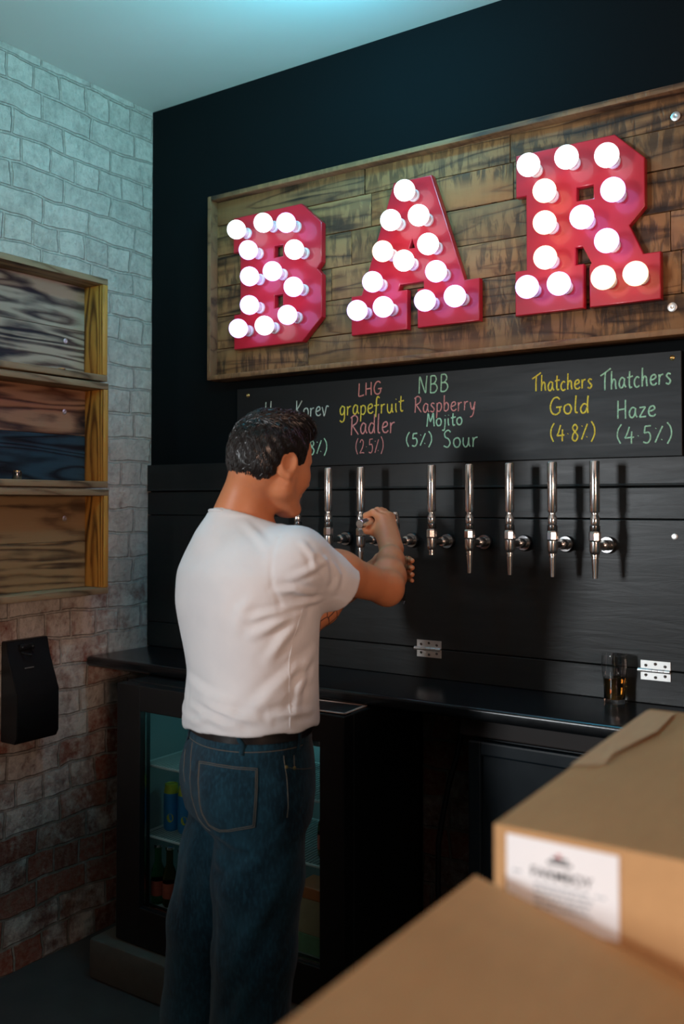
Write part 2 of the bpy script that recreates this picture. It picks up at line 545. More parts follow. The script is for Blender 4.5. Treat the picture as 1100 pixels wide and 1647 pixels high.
def prism(outline, holes, y0, y1, bev=0.0):
    """extruded outline (x, z points) with holes, from y1 (back) to y0 (front, smaller y): vertices and faces"""
    cu = bpy.data.curves.new('tmp', 'CURVE')
    cu.dimensions = '2D'
    cu.fill_mode = 'BOTH'
    cu.extrude = abs(y1 - y0) / 2 - bev
    cu.bevel_depth = bev
    cu.bevel_resolution = 2
    for loop in [outline] + holes:
        sp = cu.splines.new('POLY')
        sp.points.add(len(loop) - 1)
        for i, (x, z) in enumerate(loop):
            sp.points[i].co = (x, z, 0, 1)
        sp.use_cyclic_u = True
    o = bpy.data.objects.new('tmp', cu)
    COL.objects.link(o)
    me = bpy.data.meshes.new_from_object(o.evaluated_get(bpy.context.evaluated_depsgraph_get()))
    vs = [(v.co.x, (y0 + y1) / 2 - v.co.z, v.co.y) for v in me.vertices]
    fs = [tuple(p.vertices) for p in me.polygons]
    bpy.data.objects.remove(o)
    bpy.data.curves.remove(cu)
    bpy.data.meshes.remove(me)
    return vs, fs


# ------------------------------------------------------------------ the setting
tag(MB().box(-0.25, 4.2, -4.2, 0.25, -0.1, 0.0).build('floor', M['floor']), kind='structure')
tag(MB().box(-0.25, 4.2, -4.2, 0.25, 3.072, 3.17).build('ceiling', M['ceiling']), kind='structure')
tag(MB().box(-0.25, 0.0, -4.2, 0.25, 0.0, 3.072).build('wall_left', M['wall_left']), kind='structure')
tag(MB().box(0.0, 4.2, 0.0, 0.25, 0.98, 3.072).build('wall_back', M['wall_back']), kind='structure')
tag(MB().box(0.0, 4.2, 0.0, 0.25, 0.0, 0.98).build('wall_back_lower', M['brick_low']), kind='structure')
tag(MB().box(0.234, 1.36, -0.50, -0.002, 0.0, 0.13, 0.012).build('trim_1', M['plinth'], smooth=40), kind='structure')

# ------------------------------------------------------------------ black boarding behind the taps
panel = thing('tap_panel', (1.3, -0.01, 1.1), 'black stained horizontal boards behind the row of chrome taps', 'panel')
b = MB()
b.box(0.004, 2.7, -0.020, -0.001, 1.500, 1.586, 0.002)
b.box(0.004, 2.7, -0.020, -0.001, 1.0935, 1.4975, 0.002)
# upper board ends in a chamfered ledge that catches the light
pr = [(-0.001, 1.590), (-0.0215, 1.590), (-0.0235, 1.5915), (-0.0220, 1.5975), (-0.022, 1.690), (-0.001, 1.690)]
vs = [(x, y, z) for x in (0.004, 2.7) for y, z in pr]
n = len(pr)
b.add(vs, [tuple(range(n))[::-1], tuple(range(n, 2 * n))] + [(i, (i + 1) % n, (i + 1) % n + n, i + n) for i in range(n)])
b.build('board', M['panel'], panel)
s = MB().lathe([(0.0085, 0), (0.0085, 0.0015), (0.005, 0.0028), (0.002, 0.0022)], (1.981, -0.020, 1.453), (0, -1, 0), 20)
s.build('screw', M['steel'], panel, smooth=40)
tag(MB().box(0.004, 2.7, -0.020, -0.001, 1.0005, 1.0905, 0.002).build('backsplash_board', M['panel'], loc=(1.3, -0.01, 1.0)),
    'black board along the back of the counter, below the hinges', 'board')


def hinge(x0, x1, zc, label):
    t = thing('hinge', ((x0 + x1) / 2, -0.0205, zc), label, 'hinge', 'steel hinges on the black boards')
    for sgn in (1, -1):
        lf = MB().box(x0, x1, -0.0225, -0.0202, *(sorted((zc + sgn * 0.002, zc + sgn * 0.0265))), 0.0006).build('leaf', M['steel'], t)
        for k, (fx, fz) in enumerate(((0.18, 0.013), (0.5, 0.018), (0.82, 0.013))):
            MB().lathe([(0.0042, 0), (0.0042, 0.0008), (0.0026, 0.0014), (0.0008, 0.0006)], (x0 + (x1 - x0) * fx, -0.0225, zc + sgn * fz), (0, -1, 0), 14).build('screw', M['chrome_dark'], lf)
    kn = MB()
    w = (x1 - x0) / 5
    for k in range(5):
        kn.lathe([(0.0052, 0), (0.0052, w * 0.94)], (x0 + k * w, -0.026, zc), (1, 0, 0), 14)
    kn.lathe([(0.006, -0.006), (0.006, 0)], (x0, -0.026, zc), (1, 0, 0), 14)
    kn.build('knuckle', M['steel'], t, smooth=40)


hinge(1.191, 1.277, 1.0905, 'grey steel hinge in the dark part of the boards, left of the beer glass')
hinge(1.888, 1.968, 1.0905, 'bright steel hinge on the black boards beside the beer glass')

# ------------------------------------------------------------------ counter
ct = thing('bar_counter', (1.3, -0.17, 0.964), 'long glossy black counter top along the wall under the taps', 'counter')
pr = []
for a in range(0, 91, 15):
    pr.append((-0.330 + 0.012 - 0.012 * math.sin(R(a)), 0.964 + 0.012 - 0.012 * math.cos(R(a))))
for a in range(0, 91, 15):
    pr.append((-0.330 + 0.010 - 0.010 * math.cos(R(a)), 1.0 - 0.010 + 0.010 * math.sin(R(a))))
pr += [(-0.002, 1.0), (-0.002, 0.964)]
n = len(pr)
xs = [0.022, 0.030, 0.6, 1.2, 1.8, 2.6]
vs = []
for i, x in enumerate(xs):
    k = 0.994 if i == 0 else 1.0
    vs += [(x, y * k, 0.982 + (z - 0.982) * (0.8 if i == 0 else 1.0)) for y, z in pr]
fs = [tuple(range(n))[::-1], tuple((len(xs) - 1) * n + k for k in range(n))]
for i in range(len(xs) - 1):
    fs += [(i * n + k, i * n + (k + 1) % n, (i + 1) * n + (k + 1) % n, (i + 1) * n + k) for k in range(n)]
MB().add(vs, fs).build('worktop', M['counter'], ct, smooth=35)
MB().box(1.46, 2.6, -0.262, -0.235, 0.905, 0.9635, 0.004).build('apron', M['apron'], ct)

# ------------------------------------------------------------------ two-door bottle fridge
fx0, fx1, fz0, fz1 = 0.317, 1.211, 0.132, 0.960
fr = thing('bottle_fridge', (0.764, -0.23, fz0), 'black two-door glass fronted drinks fridge under the counter behind the man', 'fridge')
b = MB()
b.box(fx0, fx1, -0.412, -0.020, fz1 - 0.055, fz1, 0.004)
b.box(fx0, fx1, -0.412, -0.020, fz0, fz0 + 0.105, 0.004)
b.box(fx0, fx0 + 0.045, -0.412, -0.020, fz0 + 0.10, fz1 - 0.05, 0.003)
b.box(fx1 - 0.045, fx1, -0.412, -0.020, fz0 + 0.10, fz1 - 0.05, 0.003)
b.box(fx0, fx1, -0.045, -0.020, fz0 + 0.10, fz1 - 0.05, 0.003)
b.build('cabinet', M['fridge_black'], fr)
b = MB()
b.box(fx0 + 0.046, fx1 - 0.046, -0.053, -0.046, fz0 + 0.106, fz1 - 0.056)
b.box(fx0 + 0.0455, fx0 + 0.052, -0.405, -0.053, fz0 + 0.106, fz1 - 0.056)
b.box(fx1 - 0.052, fx1 - 0.0455, -0.405, -0.053, fz0 + 0.106, fz1 - 0.056)
b.box(fx0 + 0.052, fx1 - 0.052, -0.405, -0.053, fz0 + 0.1055, fz0 + 0.110)
b.box(fx0 + 0.052, fx1 - 0.052, -0.405, -0.053, fz1 - 0.062, fz1 - 0.0555)
b.build('liner', M['fridge_liner'], fr)
for (dx0, dx1, gx0, gx1, hx) in ((fx0, 0.7625, 0.425, 0.705, 0.69), (0.7655, fx1, 0.823, 1.127, 0.84)):
    b = MB()
    b.box(dx0 + 0.001, gx0, -0.460, -0.4135, fz0 + 0.004, fz1 - 0.002, 0.003)
    b.box(gx1, dx1 - 0.001, -0.460, -0.4135, fz0 + 0.004, fz1 - 0.002, 0.003)
    b.box(gx0 - 0.004, gx1 + 0.004, -0.460, -0.4135, 0.877, fz1 - 0.002, 0.003)
    b.box(gx0 - 0.004, gx1 + 0.004, -0.460, -0.4135, fz0 + 0.004, 0.257, 0.003)
    d = b.build('door', M['fridge_black'], fr)
    MB().box(gx0 - 0.002, gx1 + 0.002, -0.440, -0.436, 0.255, 0.879).build('glass_pane', M['pane'], d)
    b = MB()
    b.box(gx0 - 0.0005, gx0 + 0.0035, -0.4425, -0.4345, 0.257, 0.877)
    b.box(gx0, gx1, -0.4425, -0.4345, 0.257, 0.260)
    b.build('seal', M['chrome_dark'], d)
    MB().tube([(hx + (0.03 if hx < 0.76 else -0.03), -0.462, 0.62), (hx + (0.03 if hx < 0.76 else -0.03), -0.478, 0.63), (hx + (0.03 if hx < 0.76 else -0.03), -0.478, 0.75), (hx + (0.03 if hx < 0.76 else -0.03), -0.462, 0.76)], 0.006, 10).build('handle', M['black_plastic'], d, smooth=60)
for x0, x1, zz in ((0.372, 0.758, (0.690, 0.462)), (0.770, 1.156, (0.690, 0.505))):
    for z in zz:
        b = MB()
        b.tube([(x0, -0.398, z), (x1, -0.398, z)], 0.0045, 8)
        b.tube([(x0, -0.075, z), (x1, -0.075, z)], 0.004, 8)
        for k in range(2):
            b.tube([((x0, x1)[k], -0.398, z), ((x0, x1)[k], -0.075, z)], 0.004, 8)
        nw = 30
        for k in range(1, nw):
            x = x0 + (x1 - x0) * k / nw
            b.tube([(x, -0.398, z + 0.003), (x, -0.075, z + 0.003)], 0.0017, 5)
        b.build('wire_shelf', M['wire'], fr)
for x in (0.400, 1.130):
    b = MB().box(x - 0.006, x + 0.006, -0.0565, -0.0535, 0.30, 0.83)
    b.build('shelf_rail', M['wire'], fr)
b = MB().box(1.00, 1.125, -0.4015, -0.385, 0.846, 0.872, 0.002)
b.build('thermostat', M['black_plastic'], fr)
MB().lathe([(0.008, 0), (0.0075, 0.006), (0.002, 0.007)], (1.095, -0.4015, 0.859), (0, -1, 0), 16).build('dial', M['chrome_dark'], fr.children[-1])


def slim_can(x, y, z, label):
    t = thing('drink_can', (x, y, z), label, 'can', 'blue cans in the fridge')
    MB().lathe([(0.020, 0.0), (0.0245, 0.006), (0.0255, 0.014), (0.0255, 0.118), (0.0245, 0.122)], (x, y, z), n=28).build('body', M['can_blue'], t, smooth=40)
    MB().lathe([(0.0245, 0.1222), (0.0235, 0.130), (0.0215, 0.142), (0.0215, 0.150), (0.018, 0.151), (0.017, 0.149)], (x, y, z), n=28).build('lid', M['can_yellow'], t, smooth=40)
    v = Vector((0.55, -0.83, 0)).normalized()
    w = Vector((0.83, 0.55, 0)).normalized()
    vs, fs = [(0, 0, 0)], []
    vs = []
    for k in range(20):
        a = 2 * math.pi * k / 20
        lx, lz = 0.011 * math.cos(a), 0.014 * math.sin(a) + 0.045
        an = lx / 0.0255
        p = Vector((x, y, z + lz)) + (v * math.cos(an) + w * math.sin(an)) * 0.0259
        vs.append(p)
    MB().add(vs, [tuple(range(20))]).build('lemon_print', M['can_yellow'], t)


slim_can(0.430, -0.322, 0.4665, 'blue can with a yellow top, left one on the upper fridge shelf')
slim_can(0.489, -0.318, 0.4665, 'blue can with a lemon picture, half hidden by the jeans')
slim_can(0.552, -0.312, 0.4665, 'blue can inside the fridge straight behind the jeans')


def bottle(x, y, z, glass, label, h=0.20, r=0.028):
    t = thing('bottle', (x, y, z), label, 'bottle', 'small bottles in the fridge')
    s = h / 0.20
    MB().lathe([(r * 0.8, 0), (r, 0.006), (r, 0.095 * s), (r * 0.9, 0.115 * s), (r * 0.5, 0.140 * s), (0.0115, 0.155 * s), (0.0110, 0.185 * s), (0.0130, 0.186 * s), (0.0130, 0.192 * s)], (x, y, z), n=24).build('glass_body', glass, t, smooth=50)
    MB().lathe([(0.0142, 0.190 * s), (0.0148, 0.193 * s), (0.0136, 0.199 * s), (0.008, 0.201 * s)], (x, y, z), n=20).build('cap', M['chrome'], t, smooth=40)
    MB().lathe([(r + 0.0005, 0.030 * s), (r + 0.0005, 0.080 * s)], (x, y, z), n=24, cap=False).build('paper_label', M['label_red'], t, smooth=50)


zb = fz0 + 0.1105
bottle(0.420, -0.372, zb, M['green_glass'], 'green bottle at the left end of the row low in the fridge', 0.19, 0.0225)
bottle(0.468, -0.368, zb, M['brown_glass'], 'brown bottle between two green ones low in the fridge', 0.19, 0.0225)
bottle(0.517, -0.362, zb, M['green_glass'], 'green bottle at the edge of the jeans low in the fridge', 0.19, 0.0225)
bottle(1.060, -0.330, 0.5095, M['brown_glass'], 'brown bottle on the right hand fridge shelf beside the hip', 0.17, 0.026)
bottle(1.105, -0.260, 0.5095, M['brown_glass'], 'brown bottle behind the first on the right hand fridge shelf', 0.17, 0.026)
cx, cy = 1.050, -0.340
cb = thing('carton', (cx, cy, zb), 'orange, beige and green carton low in the right half of the fridge', 'carton')
MB().box(cx - 0.062, cx + 0.062, cy - 0.045, cy + 0.045, zb, zb + 0.055, 0.002).build('printed_base', M['carton_green'], cb)
MB().box(cx - 0.062, cx + 0.062, cy - 0.045, cy + 0.045, zb + 0.0555, zb + 0.155, 0.002).build('panel', M['carton_beige'], cb)
MB().box(cx - 0.062, cx + 0.062, cy - 0.045, cy + 0.045, zb + 0.1555, zb + 0.190, 0.003).build('flap', M['carton_orange'], cb)

# dark tray with a pale rim on the part of the fridge top that sticks out from under the counter
tm = Matrix.Translation((1.112, -0.385, 0.9605)) @ Matrix.Rotation(R(4), 4, 'Z')
tr = thing('tray', (1.112, -0.385, 0.9605), 'small dark tray with a pale rim lying on the fridge top', 'tray')
b = MB()
for q in ((-0.086, 0.086, -0.064, -0.056), (-0.086, 0.086, 0.056, 0.064), (-0.086, -0.078, -0.064, 0.064), (0.078, 0.086, -0.064, 0.064)):
    b.box(q[0], q[1], q[2], q[3], 0.0, 0.003, 0.0008, mat=tm)
b.build('rim', M['tray_rim'], tr)
MB().box(-0.078, 0.078, -0.056, 0.056, 0.0, 0.0018, mat=tm).build('base', M['tray'], tr)

# ------------------------------------------------------------------ dark cabinet and cable under the right of the counter
cb = thing('under_counter_cabinet', (1.9, -0.13, 0.0), 'dark blue framed cabinet under the counter right of the brick gap', 'cabinet')
MB().box(1.485, 2.62, -0.232, -0.02, 0.0, 0.897, 0.004).build('body', M['cabinet'], cb)
b = MB()
b.box(1.485, 1.525, -0.262, -0.234, 0.06, 0.895, 0.006)
b.box(2.08, 2.12, -0.262, -0.234, 0.06, 0.895, 0.006)
b.box(1.52, 2.085, -0.262, -0.234, 0.855, 0.895, 0.006)
b.box(1.52, 2.085, -0.262, -0.234, 0.06, 0.10, 0.006)
b.box(1.52, 2.085, -0.250, -0.234, 0.095, 0.86)
d = b.build('door', M['cabinet'], cb)
MB().box(2.09, 2.105, -0.278, -0.262, 0.55, 0.70, 0.004).build('handle', M['chrome_dark'], d)
tag(MB().tube([(1.400, -0.10, 0.955), (1.393, -0.10, 0.905), (1.372, -0.105, 0.80), (1.350, -0.11, 0.72), (1.330, -0.115, 0.62), (1.318, -0.12, 0.54), (1.316, -0.12, 0.40), (1.33, -0.11, 0.20), (1.36, -0.08, 0.14)], 0.0085, 10).build('cable', M['black_rubber'], loc=(1.36, -0.08, 0.14), smooth=60),
    'black cable hanging down the brick between the fridge and the cabinet', 'cable')

# ------------------------------------------------------------------ glass of beer
gx, gy = 1.829, -0.062
g = thing('beer_glass', (gx, gy, 1.0), 'half full glass of amber beer standing on the black counter', 'glass')
op = [(0.0270, 0.0), (0.0285, 0.003), (0.0280, 0.020), (0.0285, 0.045), (0.0315, 0.075), (0.0345, 0.098), (0.0345, 0.110), (0.0325, 0.130)]
ip = [(0.0312, 0.130), (0.0333, 0.110), (0.0333, 0.098), (0.0303, 0.075), (0.0272, 0.045), (0.0266, 0.020), (0.0240, 0.012), (0.001, 0.010)]
MB().lathe(op + ip, (gx, gy, 1.0005), n=40).build('glass', M['glass'], g, smooth=50)
MB().lathe([(0.0235, 0.0126), (0.0262, 0.0205), (0.0268, 0.045), (0.0290, 0.068), (0.001, 0.0682)], (gx, gy, 1.0005), n=40).build('beer', M['beer'], g, smooth=50)

# ------------------------------------------------------------------ chalkboard with handwriting
cbd = thing('chalkboard', (1.24, -0.03, 1.668), 'long black chalkboard listing the beers above the taps', 'chalkboard')
MB().box(0.47, 2.009, -0.042, -0.0225, 1.668, 1.950, 0.002).build('board', M['chalkboard'], cbd)
for x, z in ((1.985, 1.931), (0.52, 1.925)):
    MB().lathe([(0.0075, 0), (0.007, 0.001), (0.004, 0.0025), (0.0015, 0.001)], (x, -0.042, z), (0, -1, 0), 18).build('screw', M['brass'], cbd, smooth=40)


def cr(pts, k=5):
    """Catmull-Rom through the pen points"""
    if len(pts) < 3:
        return pts
    P = [pts[0]] + list(pts) + [pts[-1]]
    out = []
    for i in range(1, len(P) - 2):
        for j in range(k):
            t = j / k
            q = []
            for d in (0, 1):
                a, b_, c, e = P[i - 1][d], P[i][d], P[i + 1][d], P[i + 2][d]
                q.append(0.5 * (2 * b_ + (c - a) * t + (2 * a - 5 * b_ + 4 * c - e) * t * t + (3 * b_ - a - 3 * c + e) * t ** 3))
            out.append(tuple(q))
    out.append(tuple(pts[-1]))
    return out


O_ = [(.28, .55), (.08, .46), (.04, .22), (.16, .02), (.36, .04), (.46, .28), (.38, .50), (.24, .55)]
GL = {  # advance, strokes in units of the capital height; a trailing 1 means straight pen lines
    'K': (.62, [[(.12, 1.05), (.10, .5), (.06, -.08)], [(.60, 1.02), (.36, .72), (.12, .46)], [(.14, .48), (.34, .26), (.58, .0)]]),
    'o': (.50, [O_]), 'r': (.40, [[(.06, .55), (.08, .28), (.06, .0)], [(.08, .34), (.18, .50), (.36, .54)]]),
    'e': (.48, [[(.06, .28), (.28, .32), (.42, .42), (.34, .56), (.14, .50), (.05, .26), (.14, .05), (.34, .02), (.48, .12)]]),
    'v': (.46, [[(.02, .56), (.12, .28), (.20, .0), (.32, .30), (.42, .60), (.60, .56)]]),
    'L': (.52, [[(.10, 1.0), (.08, .5), (.06, .02), (.28, .0), (.52, .06)]]),
    'H': (.66, [[(.10, 1.0), (.09, .5), (.08, .0)], [(.56, 1.02), (.55, .5), (.56, -.02)], [(.09, .48), (.32, .50), (.55, .52)]]),
    'G': (.74, [[(.62, .86), (.46, 1.0), (.22, .90), (.06, .52), (.14, .12), (.38, .0), (.60, .14), (.62, .40)], [(.40, .42), (.60, .42), (.74, .44)]]),
    'g': (.50, [[(.40, .50), (.22, .56), (.05, .36), (.10, .10), (.28, .06), (.40, .30), (.42, .52)], [(.42, .52), (.42, .1), (.38, -.26), (.20, -.40), (.02, -.30)]]),
    'a': (.52, [[(.40, .50), (.22, .56), (.05, .34), (.08, .08), (.24, .02), (.38, .22), (.42, .52)], [(.42, .52), (.41, .2), (.52, .02)]]),
    'p': (.50, [[(.08, .55), (.08, .1), (.04, -.40)], [(.08, .40), (.22, .56), (.42, .48), (.44, .22), (.28, .02), (.08, .08)]]),
    'f': (.40, [[(.42, .92), (.28, 1.02), (.18, .82), (.16, .4), (.10, -.20)], [(.0, .48), (.20, .50), (.38, .52)]]),
    'u': (.52, [[(.06, .55), (.06, .18), (.20, .0), (.36, .14), (.42, .54)], [(.42, .54), (.42, .2), (.50, .02)]]),
    'i': (.24, [[(.10, .54), (.10, .2), (.16, .0)], [(.12, .76), (.14, .79)]]),
    't': (.36, [[(.18, .92), (.14, .4), (.18, .04), (.34, .06)], [(.0, .58), (.18, .60), (.40, .64)]]),
    'R': (.64, [[(.12, .98), (.10, .5), (.06, -.02)], [(.02, .88), (.30, 1.02), (.54, .88), (.46, .62), (.12, .46)], [(.18, .46), (.38, .24), (.60, .0)]]),
    'd': (.54, [[(.40, .48), (.22, .54), (.05, .30), (.12, .04), (.30, .06), (.42, .34)], [(.48, 1.0), (.44, .5), (.46, .0)]]),
    'l': (.26, [[(.14, 1.02), (.10, .5), (.10, .08), (.24, .02)]]),
    'N': (.66, [[(.06, .0), (.08, .5), (.12, 1.0), (.30, .5), (.50, .02), (.54, .5), (.60, 1.04)], ]),
    'B': (.60, [[(.10, 1.0), (.09, .5), (.07, .0)], [(.10, 1.0), (.36, 1.0), (.46, .78), (.32, .56), (.10, .52)], [(.10, .52), (.40, .50), (.52, .26), (.36, .02), (.07, .0)]]),
    's': (.40, [[(.36, .50), (.20, .56), (.08, .44), (.22, .30), (.34, .16), (.22, .0), (.02, .06)]]),
    'b': (.50, [[(.10, 1.0), (.08, .5), (.08, .04)], [(.08, .30), (.24, .54), (.42, .40), (.40, .12), (.22, .0), (.08, .06)]]),
    'y': (.50, [[(.04, .54), (.10, .22), (.24, .10), (.40, .50)], [(.42, .56), (.34, .1), (.22, -.28), (.02, -.38)]]),
    'M': (.74, [[(.04, .0), (.10, .5), (.16, .98), (.28, .6), (.36, .38), (.48, .66), (.60, 1.0), (.64, .5), (.68, .0)]]),
    'j': (.26, [[(.18, .54), (.18, .1), (.10, -.30), (-.06, -.30)], [(.20, .76), (.22, .79)]]),
    'S': (.56, [[(.50, .88), (.34, 1.0), (.12, .86), (.14, .62), (.36, .48), (.46, .24), (.30, .02), (.04, .10)]]),
    'T': (.56, [[(-.06, .80), (.30, .96), (.70, 1.16)], [(.30, .96), (.26, .5), (.26, .0)]]),
    'h': (.50, [[(.10, 1.0), (.08, .5), (.07, .0)], [(.08, .28), (.22, .54), (.36, .46), (.38, .2), (.42, .0)]]),
    'c': (.42, [[(.38, .48), (.24, .56), (.06, .38), (.06, .14), (.20, .0), (.40, .08)]]),
    'z': (.44, [[(.04, .54), (.40, .56)], [(.40, .56), (.20, .28), (.04, .02)], [(.04, .02), (.44, .04)]]),
    'm': (.66, [[(.06, .55), (.06, .0)], [(.06, .36), (.18, .56), (.30, .44), (.30, .0)], [(.30, .36), (.44, .56), (.56, .42), (.58, .0)]]),
    '(': (.30, [[(.26, 1.0), (.08, .72), (.04, .36), (.20, .0)]]), ')': (.30, [[(.06, 1.02), (.24, .74), (.26, .34), (.06, -.06)]]),
    '2': (.50, [[(.06, .72), (.22, .90), (.40, .74), (.32, .42), (.04, .06)], [(.04, .06), (.28, .08), (.48, .06)]]),
    '4': (.54, [[(.28, .90), (.16, .56), (.04, .32)], [(.04, .32), (.28, .34), (.52, .36)], [(.40, .66), (.38, .3), (.38, .02)]]),
    '5': (.50, [[(.44, .90), (.14, .88)], [(.14, .88), (.10, .54)], [(.10, .54), (.34, .56), (.42, .30), (.28, .04), (.04, .08)]]),
    '8': (.50, [[(.40, .74), (.26, .90), (.10, .74), (.22, .52), (.42, .28), (.28, .02), (.08, .14), (.16, .42), (.36, .62), (.40, .78)]]),
    '.': (.22, [[(.09, .40), (.12, .43)]]),
    '%': (.52, [[(.44, .86), (.24, .44), (.06, .04)], [(.08, .74), (.11, .77)], [(.38, .16), (.41, .19)]]),
    ' ': (.3, []),
}
YB = -0.0425


def write(mb, text, x0, x1, z0, z1, w=0.0024, slope=0.0, ref=1.0):
    """pen strokes of text between x0 and x1; z0 is the base line, z1 the top of the capitals"""
    adv = sum(GL[c][0] + 0.10 for c in text)
    kx, kz = (x1 - x0) / adv, (z1 - z0) / ref
    x = 0.0
    for c in text:
        a, strokes = GL[c]
        jz = random.uniform(-0.03, 0.03)
        for st in strokes:
            pts = cr(st)
            if len(pts) == 2:
                pts = [pts[0], tuple((pts[0][d] + pts[1][d]) / 2 for d in (0, 1)), pts[1]]
            mb.tube([(x0 + (x + p[0]) * kx, YB, z0 + (p[1] + jz) * kz + slope * (x + p[0]) * kx) for p in pts], w, 6, flat=((0, 1, 0), 0.35))
        x += a + 0.10


def chalk(col, *rows):
    mb = MB()
    for r in rows:
        write(mb, *r)
    return mb.build('chalk_lettering', M['chalk_' + col], cbd)


chalk('white', ('mlle', 0.545, 0.675, 1.832, 1.896))
k = chalk('white', ('Korev', 0.730, 0.866, 1.836, 1.890))
chalk('green', ('(4.8%)', 0.722, 0.866, 1.706, 1.760))
chalk('pink', ('LHG', 0.985, 1.080, 1.893, 1.934))
chalk('yellow', ('grapefruit', 0.912, 1.160, 1.832, 1.886))
chalk('pink', ('Radler', 0.955, 1.130, 1.768, 1.830), ('(2.5%)', 0.975, 1.085, 1.704, 1.756, 0.0017))
chalk('green', ('NBB', 1.209, 1.322, 1.886, 1.938))
chalk('pink', ('Raspberry', 1.195, 1.412, 1.827, 1.876, 0.0021, -0.02))
chalk('green', ('Mojito', 1.238, 1.366, 1.781, 1.822), ('(5%)', 1.165, 1.262, 1.720, 1.766), ('Sour', 1.296, 1.420, 1.713, 1.766, 0.0023))
chalk('yellow', ('Thatchers', 1.590, 1.770, 1.866, 1.912, 0.0024, -0.01), ('Gold', 1.640, 1.762, 1.797, 1.846, 0.0025), ('(4.8%)', 1.642, 1.778, 1.719, 1.772, 0.0024))
chalk('green', ('Thatchers', 1.792, 1.986, 1.857, 1.908, 0.0023, 0.02), ('Haze', 1.834, 1.945, 1.776, 1.826, 0.0023), ('(4.5%)', 1.834, 1.988, 1.705, 1.758, 0.0022))

# ------------------------------------------------------------------ illuminated BAR sign
SX0, SX1, SZ0, SZ1 = 0.372, 2.46, 1.983, 2.646
sign = thing('bar_sign', ((SX0 + SX1) / 2, -0.03, SZ0), 'big wooden BAR sign with red letters studded with lit white bulbs', 'sign')
b = MB()
rows = [SZ0 + 0.012, 2.098, 2.214, 2.322, 2.436, 2.545, SZ1 - 0.012]
rr = random.Random(3)
for i in range(6):
    cuts = [SX0 + 0.012] + sorted([rr.uniform(0.7, 1.1), rr.uniform(1.35, 1.75), rr.uniform(1.95, 2.2)]) + [SX1 - 0.012]
    if i in (0, 3):
        cuts.pop(2)
    for j in range(len(cuts) - 1):
        d = rr.uniform(0, 0.004)
        b.box(cuts[j] + 0.0008, cuts[j + 1] - 0.0008, -0.055 - d, -0.020, rows[i] + 0.001, rows[i + 1] - 0.001, 0.0025)
b.build('plank_board', M['sign_plank'], sign, smooth=35)
MB().box(SX0 + 0.02, SX1 - 0.02, -0.020, -0.001, SZ0 + 0.02, SZ1 - 0.02).build('backing', M['table'], sign)
b = MB()
T = 0.017
b.box(SX0, SX0 + T, -0.094, -0.012, SZ0, SZ1, 0.003)
b.box(SX1 - T, SX1, -0.094, -0.012, SZ0, SZ1, 0.003)
b.box(SX0 + T, SX1 - T, -0.094, -0.012, SZ1 - T, SZ1, 0.003)
b.box(SX0 + T, SX1 - T, -0.094, -0.012, SZ0, SZ0 + T, 0.003)
b.build('frame', M['sign_frame'], sign, smooth=35)
for x, z in ((2.004, 2.572), (1.991, 2.063)):
    MB().lathe([(0.0125, 0), (0.0125, 0.002), (0.009, 0.0035), (0.005, 0.0035), (0.0045, 0.005), (0.001, 0.004)], (x, -0.0595, z), (0, -1, 0), 24).build('washer_screw', M['steel'], sign, smooth=40)

ZT, ZB_ = 2.547, 2.086
LET = {
    'letter_b': ([(0.491, ZT), (0.785, ZT), (0.866, 2.472), (0.866, 2.343), (0.846, 2.322), (0.867, 2.300), (0.867, 2.160), (0.789, ZB_), (0.495, ZB_), (0.495, 2.204), (0.523, 2.204), (0.523, 2.429), (0.491, 2.429)],
                 [[(0.668, 2.426), (0.711, 2.426), (0.711, 2.381), (0.668, 2.381)], [(0.669, 2.257), (0.711, 2.257), (0.711, 2.207), (0.669, 2.207)]],
                 [(0.553, 2.485), (0.671, 2.489), (0.768, 2.473), (0.606, 2.406), (0.802, 2.378), (0.612, 2.315), (0.711, 2.319), (0.799, 2.255), (0.612, 2.217), (0.774, 2.165), (0.563, 2.142), (0.677, 2.140)]),
    'letter_a': ([(1.149, ZT), (1.279, ZT), (1.391, 2.208), (1.438, 2.208), (1.438, ZB_), (1.234, ZB_), (1.234, 2.201), (1.256, 2.201), (1.256, 2.228), (1.168, 2.228), (1.158, 2.204), (1.192, 2.204), (1.192, ZB_), (0.990, ZB_), (0.990, 2.207), (1.028, 2.207)],
                 [[(1.212, 2.372), (1.226, 2.331), (1.197, 2.331)]],
                 [(1.221, 2.496), (1.172, 2.413), (1.270, 2.411), (1.143, 2.321), (1.218, 2.281), (1.302, 2.319), (1.106, 2.231), (1.329, 2.233), (1.049, 2.148), (1.145, 2.148), (1.291, 2.150), (1.391, 2.151)]),
    'letter_r': ([(1.562, ZT), (1.847, ZT), (1.926, 2.469), (1.926, 2.339), (1.883, 2.294), (1.922, 2.208), (1.966, 2.208), (1.966, ZB_), (1.778, ZB_), (1.778, 2.195), (1.784, 2.206), (1.758, 2.258), (1.733, 2.258), (1.733, 2.204), (1.756, 2.204), (1.756, ZB_), (1.558, ZB_), (1.558, 2.210), (1.593, 2.210), (1.593, 2.430), (1.562, 2.430)],
                 [[(1.737, 2.426), (1.791, 2.426), (1.791, 2.382), (1.737, 2.382)]],
                 [(1.623, 2.493), (1.734, 2.492), (1.846, 2.474), (1.670, 2.411), (1.862, 2.378), (1.670, 2.322), (1.776, 2.319), (1.844, 2.244), (1.671, 2.224), (1.617, 2.149), (1.710, 2.146), (1.834, 2.146), (1.920, 2.145)]),
}
TONE = {'letter_b': 'wwvvwvvvvvvw', 'letter_a': 'wwwawwvvvvvv', 'letter_r': 'wwwavavvavvaa'}
BC = {'w': 'bulb_white', 'v': 'bulb_violet', 'a': 'bulb_warm'}
bm0, sm0 = None, None
